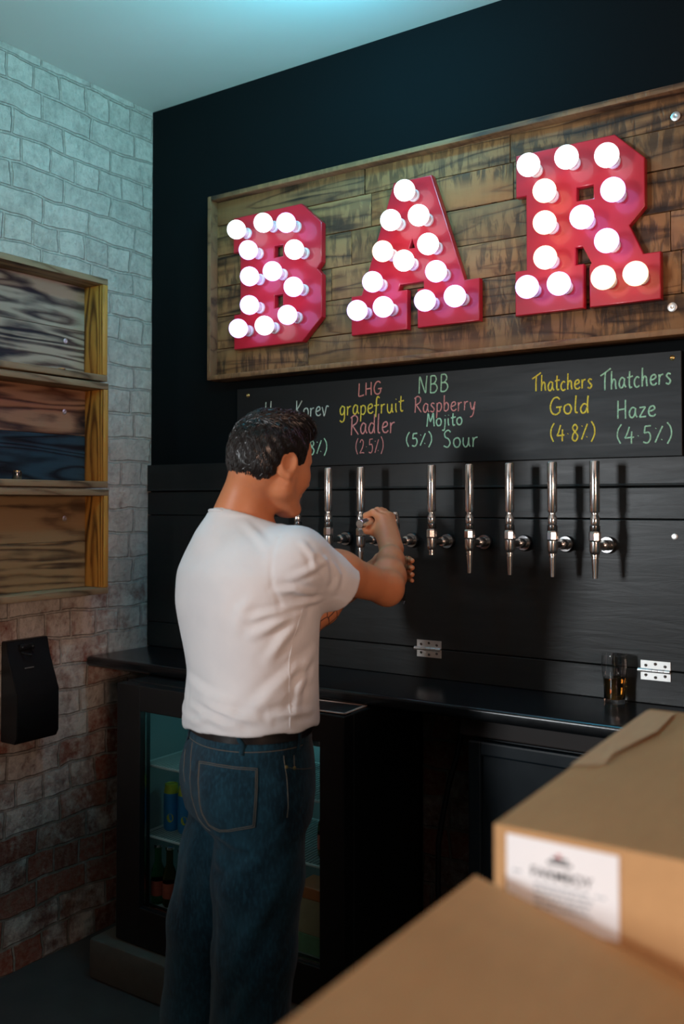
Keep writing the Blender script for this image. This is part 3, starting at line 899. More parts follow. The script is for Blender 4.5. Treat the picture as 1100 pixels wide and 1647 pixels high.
for nm, (outl, holes, bulbs) in LET.items():
    vs, fs = prism(outl, holes, -0.086, -0.0605, 0.003)
    L = MB().add(vs, fs).build(nm, M['red'], sign, smooth=35)
    L['label'] = {'letter_b': 'red letter B with twelve bulbs', 'letter_a': 'red letter A with twelve bulbs', 'letter_r': 'red letter R with thirteen bulbs'}[nm]
    for k, (x, z) in enumerate(bulbs):
        y = -0.142
        pb = MB()
        pb.lathe([(0.0135, 0.030), (0.0150, 0.036)] + [(0.0325 * math.sin(t), 0.060 - 0.0 - 0.0325 * math.cos(t)) for t in [0.55 + i * (math.pi - 0.55) / 14 for i in range(15)]], (x, -0.086, z), (0, -1, 0), 28)
        pb.build('light_bulb', M[BC[TONE[nm][k]]], L, smooth=80)
        MB().lathe([(0.0195, 0.0), (0.0195, 0.006), (0.0160, 0.010), (0.0160, 0.029), (0.0125, 0.0298)], (x, -0.086, z), (0, -1, 0), 24).build('socket', M['socket'], L, smooth=40)

# ------------------------------------------------------------------ beer taps
ZH = 1.657


def tap_parts(root, x, nozzle=True, pulled=False):
    y = -0.130
    H = MB()
    prof = [(0.0120, 0.0), (0.0132, 0.003), (0.0134, 0.070), (0.0134, 0.136), (0.0120, 0.139), (0.006, 0.1392)]
    fork = [(0.0105, -0.036), (0.0125, -0.030), (0.0125, -0.014), (0.0085, -0.006), (0.0095, 0.0)]
    if pulled:
        piv = Vector((x, -0.132, 1.502))
        ax = (Vector((1.167, -0.318, 1.482)) - piv).normalized()
        MB().lathe(prof, piv + ax * 0.046, ax, 28).build('handle', M['chrome'], root, smooth=40)
        MB().lathe([(0.009, 0.0), (0.0125, 0.010), (0.0125, 0.030), (0.0098, 0.0445)], piv, ax, 24).build('lever', M['chrome'], root, smooth=40)
        MB().lathe([(0.0125, 1.482), (0.0125, 1.508), (0.010, 1.516)], (x, y, 0), n=24).build('neck', M['chrome'], root, smooth=40)
    else:
        H.lathe(prof, (x, y, 1.518), n=28)
        H.build('handle', M['chrome'], root, smooth=40)
        lv = MB().lathe(fork, (x, y, 1.518), n=24)
        lv.box(x - 0.004, x + 0.004, y - 0.0135, y + 0.006, 1.484, 1.505, 0.003)
        lv.build('lever', M['chrome'], root, smooth=40)
    MB().lathe([(0.0128, 1.466), (0.0138, 1.468), (0.0138, 1.481), (0.0120, 1.4825)], (x, y, 0), n=24).build('collar', M['chrome_dark'], root, smooth=40)
    MB().lathe([(0.0145, 1.439), (0.0165, 1.443), (0.0165, 1.462), (0.0145, 1.4665)], (x, y, 0), n=8, start=R(10)).build('hex_nut', M['chrome'], root)
    MB().lathe([(0.0112, 1.4045), (0.0128, 1.408), (0.0146, 1.415), (0.0146, 1.4385)], (x, y, 0), n=28).build('body', M['chrome'], root, smooth=40)
    if nozzle:
        MB().lathe([(0.0050, 1.3405), (0.0064, 1.340), (0.0098, 1.392), (0.0088, 1.393), (0.0088, 1.397), (0.0108, 1.398), (0.0108, 1.404)], (x, y, 0), n=24).build('nozzle', M['chrome'], root, smooth=35)
    else:
        MB().lathe([(0.0070, 1.388), (0.0086, 1.389), (0.0086, 1.396), (0.0075, 1.397), (0.0075, 1.400), (0.0100, 1.401), (0.0100, 1.404)], (x, y, 0), n=24).build('nozzle', M['chrome'], root, smooth=35)
    MB().lathe([(0.0095, 0.010), (0.0095, 0.062), (0.0140, 0.063), (0.0150, 0.066), (0.0150, 0.092), (0.0120, 0.094)], (x, y, 1.427), (0, 1, 0), 24).build('shank', M['chrome'], root, smooth=40)
    MB().lathe([(0.0215, 0.0945), (0.0235, 0.098), (0.0235, 0.1095)], (x, y, 1.427), (0, 1, 0), 28).build('flange', M['chrome_dark'], root, smooth=40)


TG = 'chrome beer taps in a row on the black boards'
proto = thing('beer_tap', (0.806, -0.13, 1.34), 'chrome beer tap just right of the man\'s chin, under the word Korev', 'beer tap', TG)
tap_parts(proto, 0.806)
for x, lab in ((0.682, 'chrome beer tap almost wholly hidden behind the man\'s jaw'),
               (0.928, 'upright chrome beer tap between the man\'s face and the tap at his hand'),
               (1.052, 'upright chrome beer tap under the words grapefruit Radler, directly left of the hand'),
               (1.428, 'chrome beer tap under the word Sour, second to the right of the hand'),
               (1.554, 'chrome beer tap below the blank part of the chalkboard'),
               (1.681, 'chrome beer tap below the yellow words Thatchers Gold'),
               (1.801, 'chrome beer tap furthest along the row, below the green words Thatchers Haze')):
    c = copy_tree(proto)
    c.location.x = x
    c['label'] = lab
c = thing('beer_tap', (1.303, -0.13, 1.388), 'chrome beer tap with a short spout and no long nozzle, right of the hand', 'beer tap', TG)
tap_parts(c, 1.303, nozzle=False)
c = thing('beer_tap', (1.177, -0.13, 1.34), 'chrome beer tap pulled forward, its handle held in the man\'s fist', 'beer tap', TG)
tap_parts(c, 1.177, pulled=True)

# ------------------------------------------------------------------ three wooden box shelves on the brick wall


def box_shelf(z0, z1, yr, backs, label, t=0.022, yl=-0.98, d=0.115):
    s_ = thing('box_shelf', (0.003, (yr + yl) / 2, z0), label, 'shelf', 'charred wooden box shelves')
    n_ = len(backs)
    zs = [z0 + t + (z1 - z0 - 2 * t) * k / n_ for k in range(n_ + 1)]
    for k, mt in enumerate(backs):
        MB().box(0.003, 0.018, yl + t, yr - t, zs[k] + 0.0006, zs[k + 1] - 0.0006, 0.0015).build('back_board', M[mt], s_)
    MB().box(0.003, d, yl, yr, z1 - t, z1, 0.003).build('top_board', M['shelf_edge'], s_, smooth=35)
    MB().box(0.003, d, yl, yr, z0, z0 + t, 0.003).build('bottom_board', M['shelf_edge'], s_, smooth=35)
    for y0, y1 in ((yr - t, yr), (yl, yl + t)):
        MB().box(0.003, d - 0.001, y0, y1, z0 + t + 0.0003, z1 - t - 0.0003, 0.002).build('side_board', M['shelf_side'], s_, smooth=35)
    return s_


def shelf_screw(s_, y, z):
    MB().lathe([(0.0095, 0), (0.0095, 0.0015), (0.006, 0.0030), (0.0035, 0.0028), (0.001, 0.0018)], (0.018, y, z), (1, 0, 0), 22).build('washer_screw', M['steel'], s_, smooth=40)


s1 = box_shelf(1.972, 2.336, -0.326, ['shelf_back_a', 'shelf_back_a'], 'top wooden box shelf with grey charred grain and an amber side')
shelf_screw(s1, -0.432, 2.110)
s2 = box_shelf(1.598, 1.966, -0.320, ['shelf_back_blue', 'shelf_back_b'], 'middle wooden box shelf with one blue-black back board')
shelf_screw(s2, -0.434, 1.862)
s3 = box_shelf(1.226, 1.592, -0.316, ['shelf_back_c', 'shelf_back_c'], 'bottom wooden box shelf with a plain brown back')
shelf_screw(s3, -0.430, 1.490)
tag(MB().lathe([(0.013, 0), (0.013, 0.002), (0.011, 0.0026)], (0.105, -0.520, 1.9945), n=20).build('coin', M['brass'], loc=(0.105, -0.520, 1.9945), smooth=40),
    'small brassy disc lying on the board of the top shelf', 'coin')
k = thing('tealight', (0.066, -0.664, 1.620), 'small round metal tin at the edge of the middle shelf', 'tin')
MB().lathe([(0.0135, 0), (0.0148, 0.002), (0.0150, 0.022), (0.0142, 0.026), (0.012, 0.0262)], (0.066, -0.664, 1.6202), n=24).build('body', M['chrome_dark'], k, smooth=40)
MB().lathe([(0.0118, 0.0262), (0.0118, 0.029), (0.004, 0.0295)], (0.066, -0.664, 1.6202), n=24).build('lid', M['brass'], k, smooth=40)

# ------------------------------------------------------------------ black bottle opener box on the brick wall
op_ = thing('bottle_opener', (0.003, -0.565, 0.765), 'black wall mounted bottle opener with a cap catcher, on the brick below the shelves', 'bottle opener')
y0, y1 = -0.672, -0.505
prof = [(0.003, 1.092), (0.028, 1.092), (0.040, 1.040), (0.088, 0.925), (0.088, 0.785), (0.076, 0.765), (0.003, 0.765)]
n = len(prof)
vs = [(x, y, z) for y in (y0, y1) for x, z in prof]
bmx = bmesh.new()
bv = [bmx.verts.new(v) for v in vs]
bmx.faces.new(bv[:n])
bmx.faces.new(bv[n:][::-1])
for i in range(n):
    bmx.faces.new((bv[i], bv[i + n], bv[(i + 1) % n + n], bv[(i + 1) % n]))
bmesh.ops.recalc_face_normals(bmx, faces=bmx.faces)
bmesh.ops.bevel(bmx, geom=bmx.edges[:], offset=0.0025, segments=2, affect='EDGES')
bmx.verts.index_update()
MB().add([v.co[:] for v in bmx.verts], [[v.index for v in f.verts] for f in bmx.faces]).build('cap_catcher', M['black_plastic'], op_, smooth=35)
bmx.free()
jaw = MB().box(0.030, 0.046, -0.628, -0.572, 1.060, 1.078, 0.003)
jaw.tube([(0.038, -0.618, 1.052), (0.060, -0.612, 1.046), (0.066, -0.600, 1.044), (0.060, -0.588, 1.046), (0.038, -0.582, 1.052)], 0.004, 8)
jaw.build('opener_jaw', M['black_plastic'], op_, smooth=40)
for yy in (-0.620, -0.580):
    MB().lathe([(0.004, 0), (0.0035, 0.002), (0.001, 0.0025)], (0.046, yy, 1.069), (1, 0, 0), 12).build('screw', M['chrome'], op_)
MB().box(0.0585, 0.0605, -0.622, -0.586, 1.0005, 1.0045, 0.0005, mat=Matrix.Identity(4)).build('logo_highlight', M['steel'], op_)  # small steel strip standing in for a highlight on the logo

# ------------------------------------------------------------------ unseen bar added behind the viewer to shade the lower scene
fb = thing('shading_bar', (0.9, -3.05, 0.0), 'long wooden bar added out of view to keep light off the lower room', 'bar')
MB().box(0.02, 2.3, -3.35, -2.80, 1.150, 1.195, 0.006).build('bar_top', M['table'], fb)
MB().box(0.06, 2.25, -3.25, -2.90, 0.0, 1.1495, 0.004).build('front', M['table'], fb)

# ------------------------------------------------------------------ cardboard boxes in the foreground, on a side table
tb = thing('side_table', (2.8, -1.75, 0.0), 'table that carries the cardboard boxes', 'table')
MB().box(2.26, 3.4, -2.50, -1.02, 0.875, 0.9195, 0.004).build('table_top', M['table'], tb)
for x in (2.30, 3.36):
    for y in (-2.46, -1.06):
        MB().box(x - 0.025, x + 0.025, y - 0.025, y + 0.025, 0.0, 0.8748, 0.003).build('leg', M['table'], tb)


def soft_box(corners_top, z0, sag, bulge=0.0):
    """carton from four top corners (x, y, z): near-left, near-right, far-right, far-left; the top is a slightly sagging grid"""
    A, B_, C_, D_ = [Vector(c) for c in corners_top]
    n_ = 12
    vs_, fs_ = [], []
    for i in range(n_ + 1):
        for j in range(n_ + 1):
            u, v = i / n_, j / n_
            p = A.lerp(B_, u).lerp(D_.lerp(C_, u), v)
            p.z += sag * 4 * u * (1 - u) * (0.4 + 0.6 * math.sin(math.pi * v)) + 0.0025 * math.sin(9 * u + 5 * v)* (1 if 0 < i < n_ and 0 < j < n_ else 0)
            vs_.append(p)
    for i in range(n_):
        for j in range(n_):
            a = i * (n_ + 1) + j
            fs_.append((a, a + n_ + 1, a + n_ + 2, a + 1))
    rim = [i * (n_ + 1) for i in range(n_ + 1)] + [n_ * (n_ + 1) + j for j in range(1, n_ + 1)] + [i * (n_ + 1) + n_ for i in range(n_ - 1, -1, -1)] + [j for j in range(n_ - 1, 0, -1)]
    b0 = len(vs_)
    for r_ in rim:
        q = vs_[r_].copy()
        q.z = z0
        vs_.append(q)
    m_ = len(rim)
    for k_ in range(m_):
        k2 = (k_ + 1) % m_
        fs_.append((rim[k_], b0 + k_, b0 + k2, rim[k2]))
    fs_.append(tuple(range(b0, b0 + m_)))
    return MB().add(vs_, fs_)


t = thing('cardboard_box', (2.6, -1.36, 0.9205), 'brown cardboard box with a white label on its front, the further one', 'box', 'cardboard boxes in the foreground')
soft_box([(2.229, -1.693, 1.202), (2.80, -1.693, 1.202), (2.80, -1.035, 1.202), (2.204, -1.035, 1.202)], 0.9205, 0.004).build('carton', M['card'], t, smooth=40)
# torn strip along the far left edge of its lid and a paper label on its front
MB().add([(2.206, -1.06, 1.2045), (2.250, -1.06, 1.2060), (2.262, -1.20, 1.2065), (2.248, -1.36, 1.2060), (2.256, -1.42, 1.2055), (2.218, -1.44, 1.2040), (2.212, -1.25, 1.2045)], [(0, 6, 5, 4, 3, 2, 1)]).build('torn_edge', M['card_edge'], t)
lb = MB().box(2.2435, 2.362, -1.6942, -1.6935, 1.112, 1.1955, 0.0).build('paper_label', M['paper'], t)
lb['label'] = 'white printed paper label'
lx0, lw = 2.2435, 0.1185


def print_text(txt, x, z, size, mat, parent, y=-1.69435, align='CENTER'):
    cu = bpy.data.curves.new('tmp', 'FONT')
    cu.body = txt
    cu.size = size
    cu.align_x = align
    cu.extrude = 0.0001
    cu.offset = size * 0.012
    o = bpy.data.objects.new('tmp', cu)
    COL.objects.link(o)
    me = bpy.data.meshes.new_from_object(o.evaluated_get(bpy.context.evaluated_depsgraph_get()))
    vs_ = [(x + v.co.x, y - v.co.z, z + v.co.y) for v in me.vertices]
    fs_ = [tuple(p.vertices) for p in me.polygons]
    bpy.data.objects.remove(o)
    bpy.data.curves.remove(cu)
    bpy.data.meshes.remove(me)
    return MB().add(vs_, fs_).build('printed_text', mat, parent)


print_text('FARMBOY', lx0 + lw * 0.50, 1.1575, 0.0145, M['ink'], lb)
b = MB()
b.box(lx0 + lw * 0.38, lx0 + lw * 0.60, -1.69445, -1.6942, 1.1735, 1.1765)
b.box(lx0 + lw * 0.42, lx0 + lw * 0.56, -1.69445, -1.6942, 1.178, 1.181)
b.build('printed_crest', M['ink'], lb)
MB().box(lx0 + lw * 0.46, lx0 + lw * 0.50, -1.69447, -1.6942, 1.1805, 1.1845).build('printed_mark', M['ink_red'], lb)
b = MB()
rr = random.Random(5)
for k, z in enumerate((1.1495, 1.144, 1.1385, 1.133, 1.1275)):
    x = lx0 + lw * 0.26
    while x < lx0 + lw * 0.74:
        w_ = rr.uniform(0.003, 0.009)
        b.box(x, x + w_, -1.69445, -1.6942, z, z + 0.0022)
        x += w_ + 0.002
for x, z in ((0.06, 1.158), (0.10, 1.158), (0.80, 1.150), (0.85, 1.150)):
    b.box(lx0 + lw * x, lx0 + lw * (x + 0.035), -1.69445, -1.6942, z, z + 0.002)
b.build('small_print', M['ink_grey'], lb)

t = thing('cardboard_box', (2.6, -2.05, 0.9205), 'tan cardboard box nearest the viewer, its lid rising to a corner', 'box', 'cardboard boxes in the foreground')
soft_box([(2.232, -2.30, 1.156), (2.80, -2.30, 1.090), (2.80, -1.722, 1.020), (2.221, -1.722, 1.156)], 0.9205, 0.0).build('carton', M['card'], t, smooth=40)
# ------------------------------------------------------------------ the barman: implicit surfaces turned into meshes
FC = np.array([-math.sin(R(34)), math.cos(R(34)), 0.0])
RC = np.array([math.cos(R(34)), math.sin(R(34)), 0.0])
UP = np.array([0.0, 0.0, 1.0])


def facing(th):
    """forward and right vectors of a body part turned th degrees"""
    return math.cos(R(th)) * FC + math.sin(R(th)) * RC, math.cos(R(th)) * RC - math.sin(R(th)) * FC


def V(*a):
    return np.array(a, float)


class Solid:
    """smooth union of primitives; every primitive keeps the box in which it matters"""
    def __init__(s):
        s.p = []

    def put(s, fn, lo, hi, k=0.01, op='u'):
        s.p.append((fn, np.array(lo, float), np.array(hi, float), k, op))
        return s

    def cone(s, a, b, ra, rb, k=0.012, op='u', sq=None):
        a, b = np.array(a, float), np.array(b, float)
        ba = b - a
        l2 = float(ba @ ba) + 1e-12

        def fn(P):
            t = np.clip(((P - a) @ ba) / l2, 0, 1)
            q = P - (a + t[..., None] * ba)
            if sq is not None:
                nn, f = sq
                q = q + (q @ nn)[..., None] * nn * (1.0 / f - 1.0)
            return np.sqrt((q * q).sum(-1)) - (ra + (rb - ra) * t)
        m = max(ra, rb)
        return s.put(fn, np.minimum(a, b) - m, np.maximum(a, b) + m, k, op)

    def chain(s, pts, rs, k=0.012, kin=None):
        for i in range(len(pts) - 1):
            s.cone(pts[i], pts[i + 1], rs[i], rs[i + 1], k if i == 0 else (kin or k))
        return s

    def ell(s, c, ax, rad, k=0.012, op='u'):
        """ellipsoid with centre c, rows of ax = axes, rad = radii"""
        c, ax, rad = np.array(c, float), np.array(ax, float), np.array(rad, float)

        def fn(P):
            q = (P - c) @ ax.T
            k0 = np.sqrt(((q / rad) ** 2).sum(-1))
            k1 = np.sqrt(((q / rad ** 2) ** 2).sum(-1)) + 1e-9
            return k0 * (k0 - 1.0) / k1
        m = rad.max()
        return s.put(fn, c - m, c + m, k, op)

    def loft(s, rows, n=2.2, k=0.02, op='u', grow=0.0):
        """rows: z, x, y, half width, half depth, facing"""
        T = np.array(rows, float)
        T = T[np.argsort(T[:, 0])]
        zz = np.linspace(T[0, 0], T[-1, 0], 140)
        D_ = np.stack([zz] + [np.interp(zz, T[:, 0], T[:, c]) for c in range(1, 6)], 1)
        w = np.exp(-np.linspace(-2, 2, 17) ** 2)
        w /= w.sum()
        for c in range(1, 6):
            D_[:, c] = np.convolve(np.pad(D_[:, c], 8, mode='reflect', reflect_type='odd'), w, 'valid')
        T = D_

        def fn(P):
            z = P[..., 2]
            it = [np.interp(z, T[:, 0], T[:, c]) for c in range(1, 6)]
            th = np.radians(it[4])
            fx = np.cos(th) * FC[0] + np.sin(th) * RC[0]
            fy = np.cos(th) * FC[1] + np.sin(th) * RC[1]
            dx, dy = P[..., 0] - it[0], P[..., 1] - it[1]
            f = dx * fx + dy * fy
            r = dx * fy - dy * fx
            rr = np.sqrt(dx * dx + dy * dy) + 1e-6
            q = (np.abs(r / (it[2] + grow)) ** n + np.abs(f / (it[3] + grow)) ** n) ** (1 / n) + 1e-6
            d = rr * (1 - 1 / q) * 0.92
            return np.maximum(d, np.maximum(T[0, 0] - z, z - T[-1, 0]))
        m = T[:, 3:5].max() + grow
        return s.put(fn, (T[:, 1].min() - m, T[:, 2].min() - m, T[0, 0]), (T[:, 1].max() + m, T[:, 2].max() + m, T[-1, 0]), k, op)

    @staticmethod
    def merge(a, d, k, op):
        if op == 'u':
            h = np.maximum(k - np.abs(a - d), 0) / k
            return np.minimum(a, d) - h * h * k * 0.25
        d = -d if op == 's' else d
        h = np.maximum(k - np.abs(a - d), 0) / k
        return np.maximum(a, d) + h * h * k * 0.25

    def at(s, P):
        a = np.full(P.shape[:-1], 9.0)
        for fn, lo, hi, k, op in s.p:
            a = s.merge(a, fn(P), k, op)
        return a

    def mesh(s, h, pad=0.012):
        """naive surface nets"""
        us = [p for p in s.p if p[4] == 'u']
        lo = np.min([p[1] for p in us], 0) - pad
        hi = np.max([p[2] for p in us], 0) + pad
        n = np.ceil((hi - lo) / h).astype(int) + 1
        G = np.full(tuple(n), 0.05, np.float32)
        ax = [lo[i] + h * np.arange(n[i]) for i in range(3)]
        for fn, plo, phi, k, op in s.p:
            mg = k + 0.02
            i0 = [int(np.clip(np.searchsorted(ax[i], plo[i] - mg), 0, n[i])) for i in range(3)]
            i1 = [int(np.clip(np.searchsorted(ax[i], phi[i] + mg), 0, n[i])) for i in range(3)]
            if any(i1[i] <= i0[i] for i in range(3)):
                continue
            sl = tuple(slice(i0[i], i1[i]) for i in range(3))
            for xs in range(i0[0], i1[0], 48):
                xe = min(xs + 48, i1[0])
                P = np.stack(np.meshgrid(ax[0][xs:xe], ax[1][i0[1]:i1[1]], ax[2][i0[2]:i1[2]], indexing='ij'), -1)
                q = (slice(xs, xe), sl[1], sl[2])
                G[q] = s.merge(G[q], fn(P), k, op)
        S = G < 0
        c = S[:-1, :-1, :-1].astype(np.int8)
        tot = np.zeros_like(c)
        for dx in (0, 1):
            for dy in (0, 1):
                for dz in (0, 1):
                    tot += S[dx:n[0] - 1 + dx, dy:n[1] - 1 + dy, dz:n[2] - 1 + dz]
        cells = np.argwhere((tot > 0) & (tot < 8))
        idx = np.full(tot.shape, -1, np.int64)
        idx[tuple(cells.T)] = np.arange(len(cells))
        acc = np.zeros((len(cells), 3))
        cnt = np.zeros(len(cells))
        cor = [(a, b, d) for a in (0, 1) for b in (0, 1) for d in (0, 1)]
        for a in cor:
            for d in range(3):
                if a[d]:
                    continue
                b = list(a)
                b[d] = 1
                va = G[tuple((cells + a).T)]
                vb = G[tuple((cells + b).T)]
                m = (va < 0) != (vb < 0)
                t = np.where(m, va / np.where(m, va - vb, 1), 0)
                p = np.tile(np.array(a, float), (len(cells), 1))
                p[:, d] += t
                acc[m] += p[m]
                cnt += m
        verts = lo + h * (cells + acc / cnt[:, None])
        quads = []
        for d in range(3):
            u, w = (d + 1) % 3, (d + 2) % 3
            sh = [slice(None)] * 3
            s0, s1 = list(sh), list(sh)
            s0[d], s1[d] = slice(0, -1), slice(1, None)
            A, B_ = S[tuple(s0)], S[tuple(s1)]
            e = np.argwhere(A != B_)
            e = e[(e[:, u] > 0) & (e[:, w] > 0) & (e[:, u] < n[u] - 1) & (e[:, w] < n[w] - 1)]
            fl = A[tuple(e.T)]
            q = []
            for du, dw in ((-1, -1), (0, -1), (0, 0), (-1, 0)):
                k_ = e.copy()
                k_[:, u] += du
                k_[:, w] += dw
                q.append(idx[tuple(k_.T)])
            q = np.stack(q, 1)
            q[~fl] = q[~fl][:, ::-1]
            quads.append(q)
        return verts, np.concatenate(quads)


# ---- landmarks (metres)
SHR, ELR, WRR = V(1.347, -0.859, 1.409), V(1.398, -0.545, 1.326), V(1.280, -0.322, 1.410)
SLV = V(1.372, -0.733, 1.346)
SHL, ELL, WRL = V(1.017, -0.755, 1.388), V(1.083, -0.464, 1.209), V(1.128, -0.238, 1.325)

TORSO = [(0.960, 1.182, -0.826, 0.190, 0.151, 63), (1.000, 1.181, -0.826, 0.195, 0.156, 63), (1.030, 1.180, -0.827, 0.196, 0.156, 62), (1.073, 1.183, -0.826, 0.190, 0.150, 60),
         (1.133, 1.186, -0.826, 0.184, 0.144, 57), (1.209, 1.182, -0.831, 0.193, 0.146, 54), (1.299, 1.179, -0.836, 0.205, 0.149, 51),
         (1.375, 1.180, -0.837, 0.206, 0.142, 50), (1.430, 1.175, -0.832, 0.180, 0.120, 50), (1.475, 1.165, -0.828, 0.130, 0.092, 50), (1.510, 1.155, -0.826, 0.080, 0.070, 50)]
NECK0, NECK1 = V(1.140, -0.838, 1.470), V(1.190, -0.797, 1.612)
FS, RS_ = facing(50)


def shirt_solid():
    s = Solid()
    s.loft(TORSO, 2.25, 0.02)
    # shoulders and the slope of the neck
    s.cone(V(1.150, -0.835, 1.440), SHR + V(-0.004, 0.0, 0.004), 0.066, 0.070, 0.05)
    s.cone(V(1.140, -0.830, 1.440), SHL + V(0.0, 0.0, 0.0), 0.066, 0.068, 0.05)
    s.cone(V(1.135, -0.845, 1.440), V(1.150, -0.830, 1.500), 0.085, 0.066, 0.04)
    # shoulder blades
    s.ell(SHR - RS_ * 0.095 - FS * 0.075 + V(0, 0, -0.075), np.stack([RS_, FS, UP]), (0.075, 0.05, 0.11), 0.05)
    s.ell(SHL + RS_ * 0.085 - FS * 0.085 + V(0, 0, -0.070), np.stack([RS_, FS, UP]), (0.075, 0.05, 0.11), 0.05)
    # sleeves
    d = (SLV - SHR) / np.linalg.norm(SLV - SHR)
    end = SLV + d * 0.012
    s.cone(SHR, end, 0.072, 0.066, 0.035)
    dl = (ELL - SHL) / np.linalg.norm(ELL - SHL)
    endl = SHL + dl * 0.165
    s.cone(SHL, endl, 0.070, 0.066, 0.035)
    for c0, dd in ((end, d), (endl, dl)):
        def cut(P, c0=c0, dd=dd):
            return np.where(np.sqrt(((P - c0) ** 2).sum(-1)) < 0.12, (P - c0) @ dd, -1.0)
        s.put(cut, c0 - 0.12, c0 + 0.12, 0.005, 'i')
        s.cone(c0 - dd * 0.018, c0 + dd * 0.05, 0.0575, 0.0615, 0.004, 's')
    # neck hole, lower at the throat
    nd = (NECK1 - NECK0) / np.linalg.norm(NECK1 - NECK0)
    pn = V(1.135, -0.84, 1.517)
    nn = (V(0, 0, 1) + 0.42 * facing(58)[0])
    nn = nn / np.linalg.norm(nn)

    def top(P):
        return np.where(np.sqrt(((P - pn)[..., :2] ** 2).sum(-1)) < 0.15, (P - pn) @ nn, -1.0)
    s.put(top, pn - 0.15, pn + 0.15, 0.008, 'i')
    s.cone(NECK0 + nd * 0.02, NECK1, 0.064, 0.060, 0.006, 's')
    # hem
    def hem(P):
        f, r = facing(63)
        b = -((P - V(1.18, -0.826, 0)) @ f)
        l = (P - V(1.18, -0.826, 0)) @ r
        h = 0.998 + 0.021 * np.clip((l + 0.04) / 0.14, 0, 1) + 0.0035 * np.sin(b * 55 + l * 38)
        return h - P[..., 2]
    s.put(hem, V(0.9, -1.1, 0.9), V(1.5, -0.5, 1.08), 0.006, 'i')
    s.loft([(0.90, 1.182, -0.826, 0.182, 0.144, 63), (1.035, 1.181, -0.826, 0.183, 0.145, 62), (1.055, 1.181, -0.826, 0.150, 0.115, 62)], 2.25, 0.006, 's')
    return s


FP, RP = facing(66)
PEL = [(0.80, 1.177, -0.824, 0.176, 0.146, 66), (0.86, 1.176, -0.825, 0.182, 0.156, 66), (0.906, 1.174, -0.827, 0.183, 0.158, 66), (0.95, 1.176, -0.826, 0.179, 0.151, 65), (1.00, 1.180, -0.826, 0.172, 0.137, 64), (1.06, 1.181, -0.826, 0.170, 0.135, 63)]
HIPR, KNR, ANR = V(1.252, -0.873, 0.85), V(1.247, -0.888, 0.50), V(1.216, -0.903, 0.06)
HIPL, KNL, ANL = V(1.113, -0.781, 0.85), V(1.038, -0.822, 0.50), V(1.010, -0.846, 0.06)


def jeans_solid():
    s = Solid()
    s.loft(PEL, 2.15, 0.03)
    for H, K, A in ((HIPR, KNR, ANR), (HIPL, KNL, ANL)):
        s.chain([H, (H + K) / 2 + V(0.004, -0.004, 0), K, (K + A) / 2, A], [0.109, 0.106, 0.096, 0.091, 0.092], 0.035, 0.02)
    for H in (HIPR, HIPL):
        s.ell(H - FP * 0.050 + V(0, 0, 0.02), np.stack([RP, FP, UP]), (0.082, 0.098, 0.105), 0.03)
    s.put(lambda P: P[..., 2] - 1.035, V(0.8, -1.2, 1.02), V(1.6, -0.4, 1.05), 0.004, 'i')
    s.put(lambda P: 0.030 - P[..., 2], V(0.8, -1.2, -0.1), V(1.6, -0.4, 0.05), 0.004, 'i')
    for A in (ANR, ANL):
        s.cone(A + V(0, 0, -0.10), A + V(0, 0, 0.0), 0.084, 0.080, 0.004, 's')
    return s


# ---- head frame
HC = V(1.2080, -0.782, 1.645)
_f, HR_ = facing(47)
HP = R(9)
HF = math.cos(HP) * _f - math.sin(HP) * UP
HU = math.sin(HP) * _f + math.cos(HP) * UP
HAX = np.stack([HF, HR_, HU])


def hp(f, r, u):
    return HC + f * HF + r * HR_ + u * HU


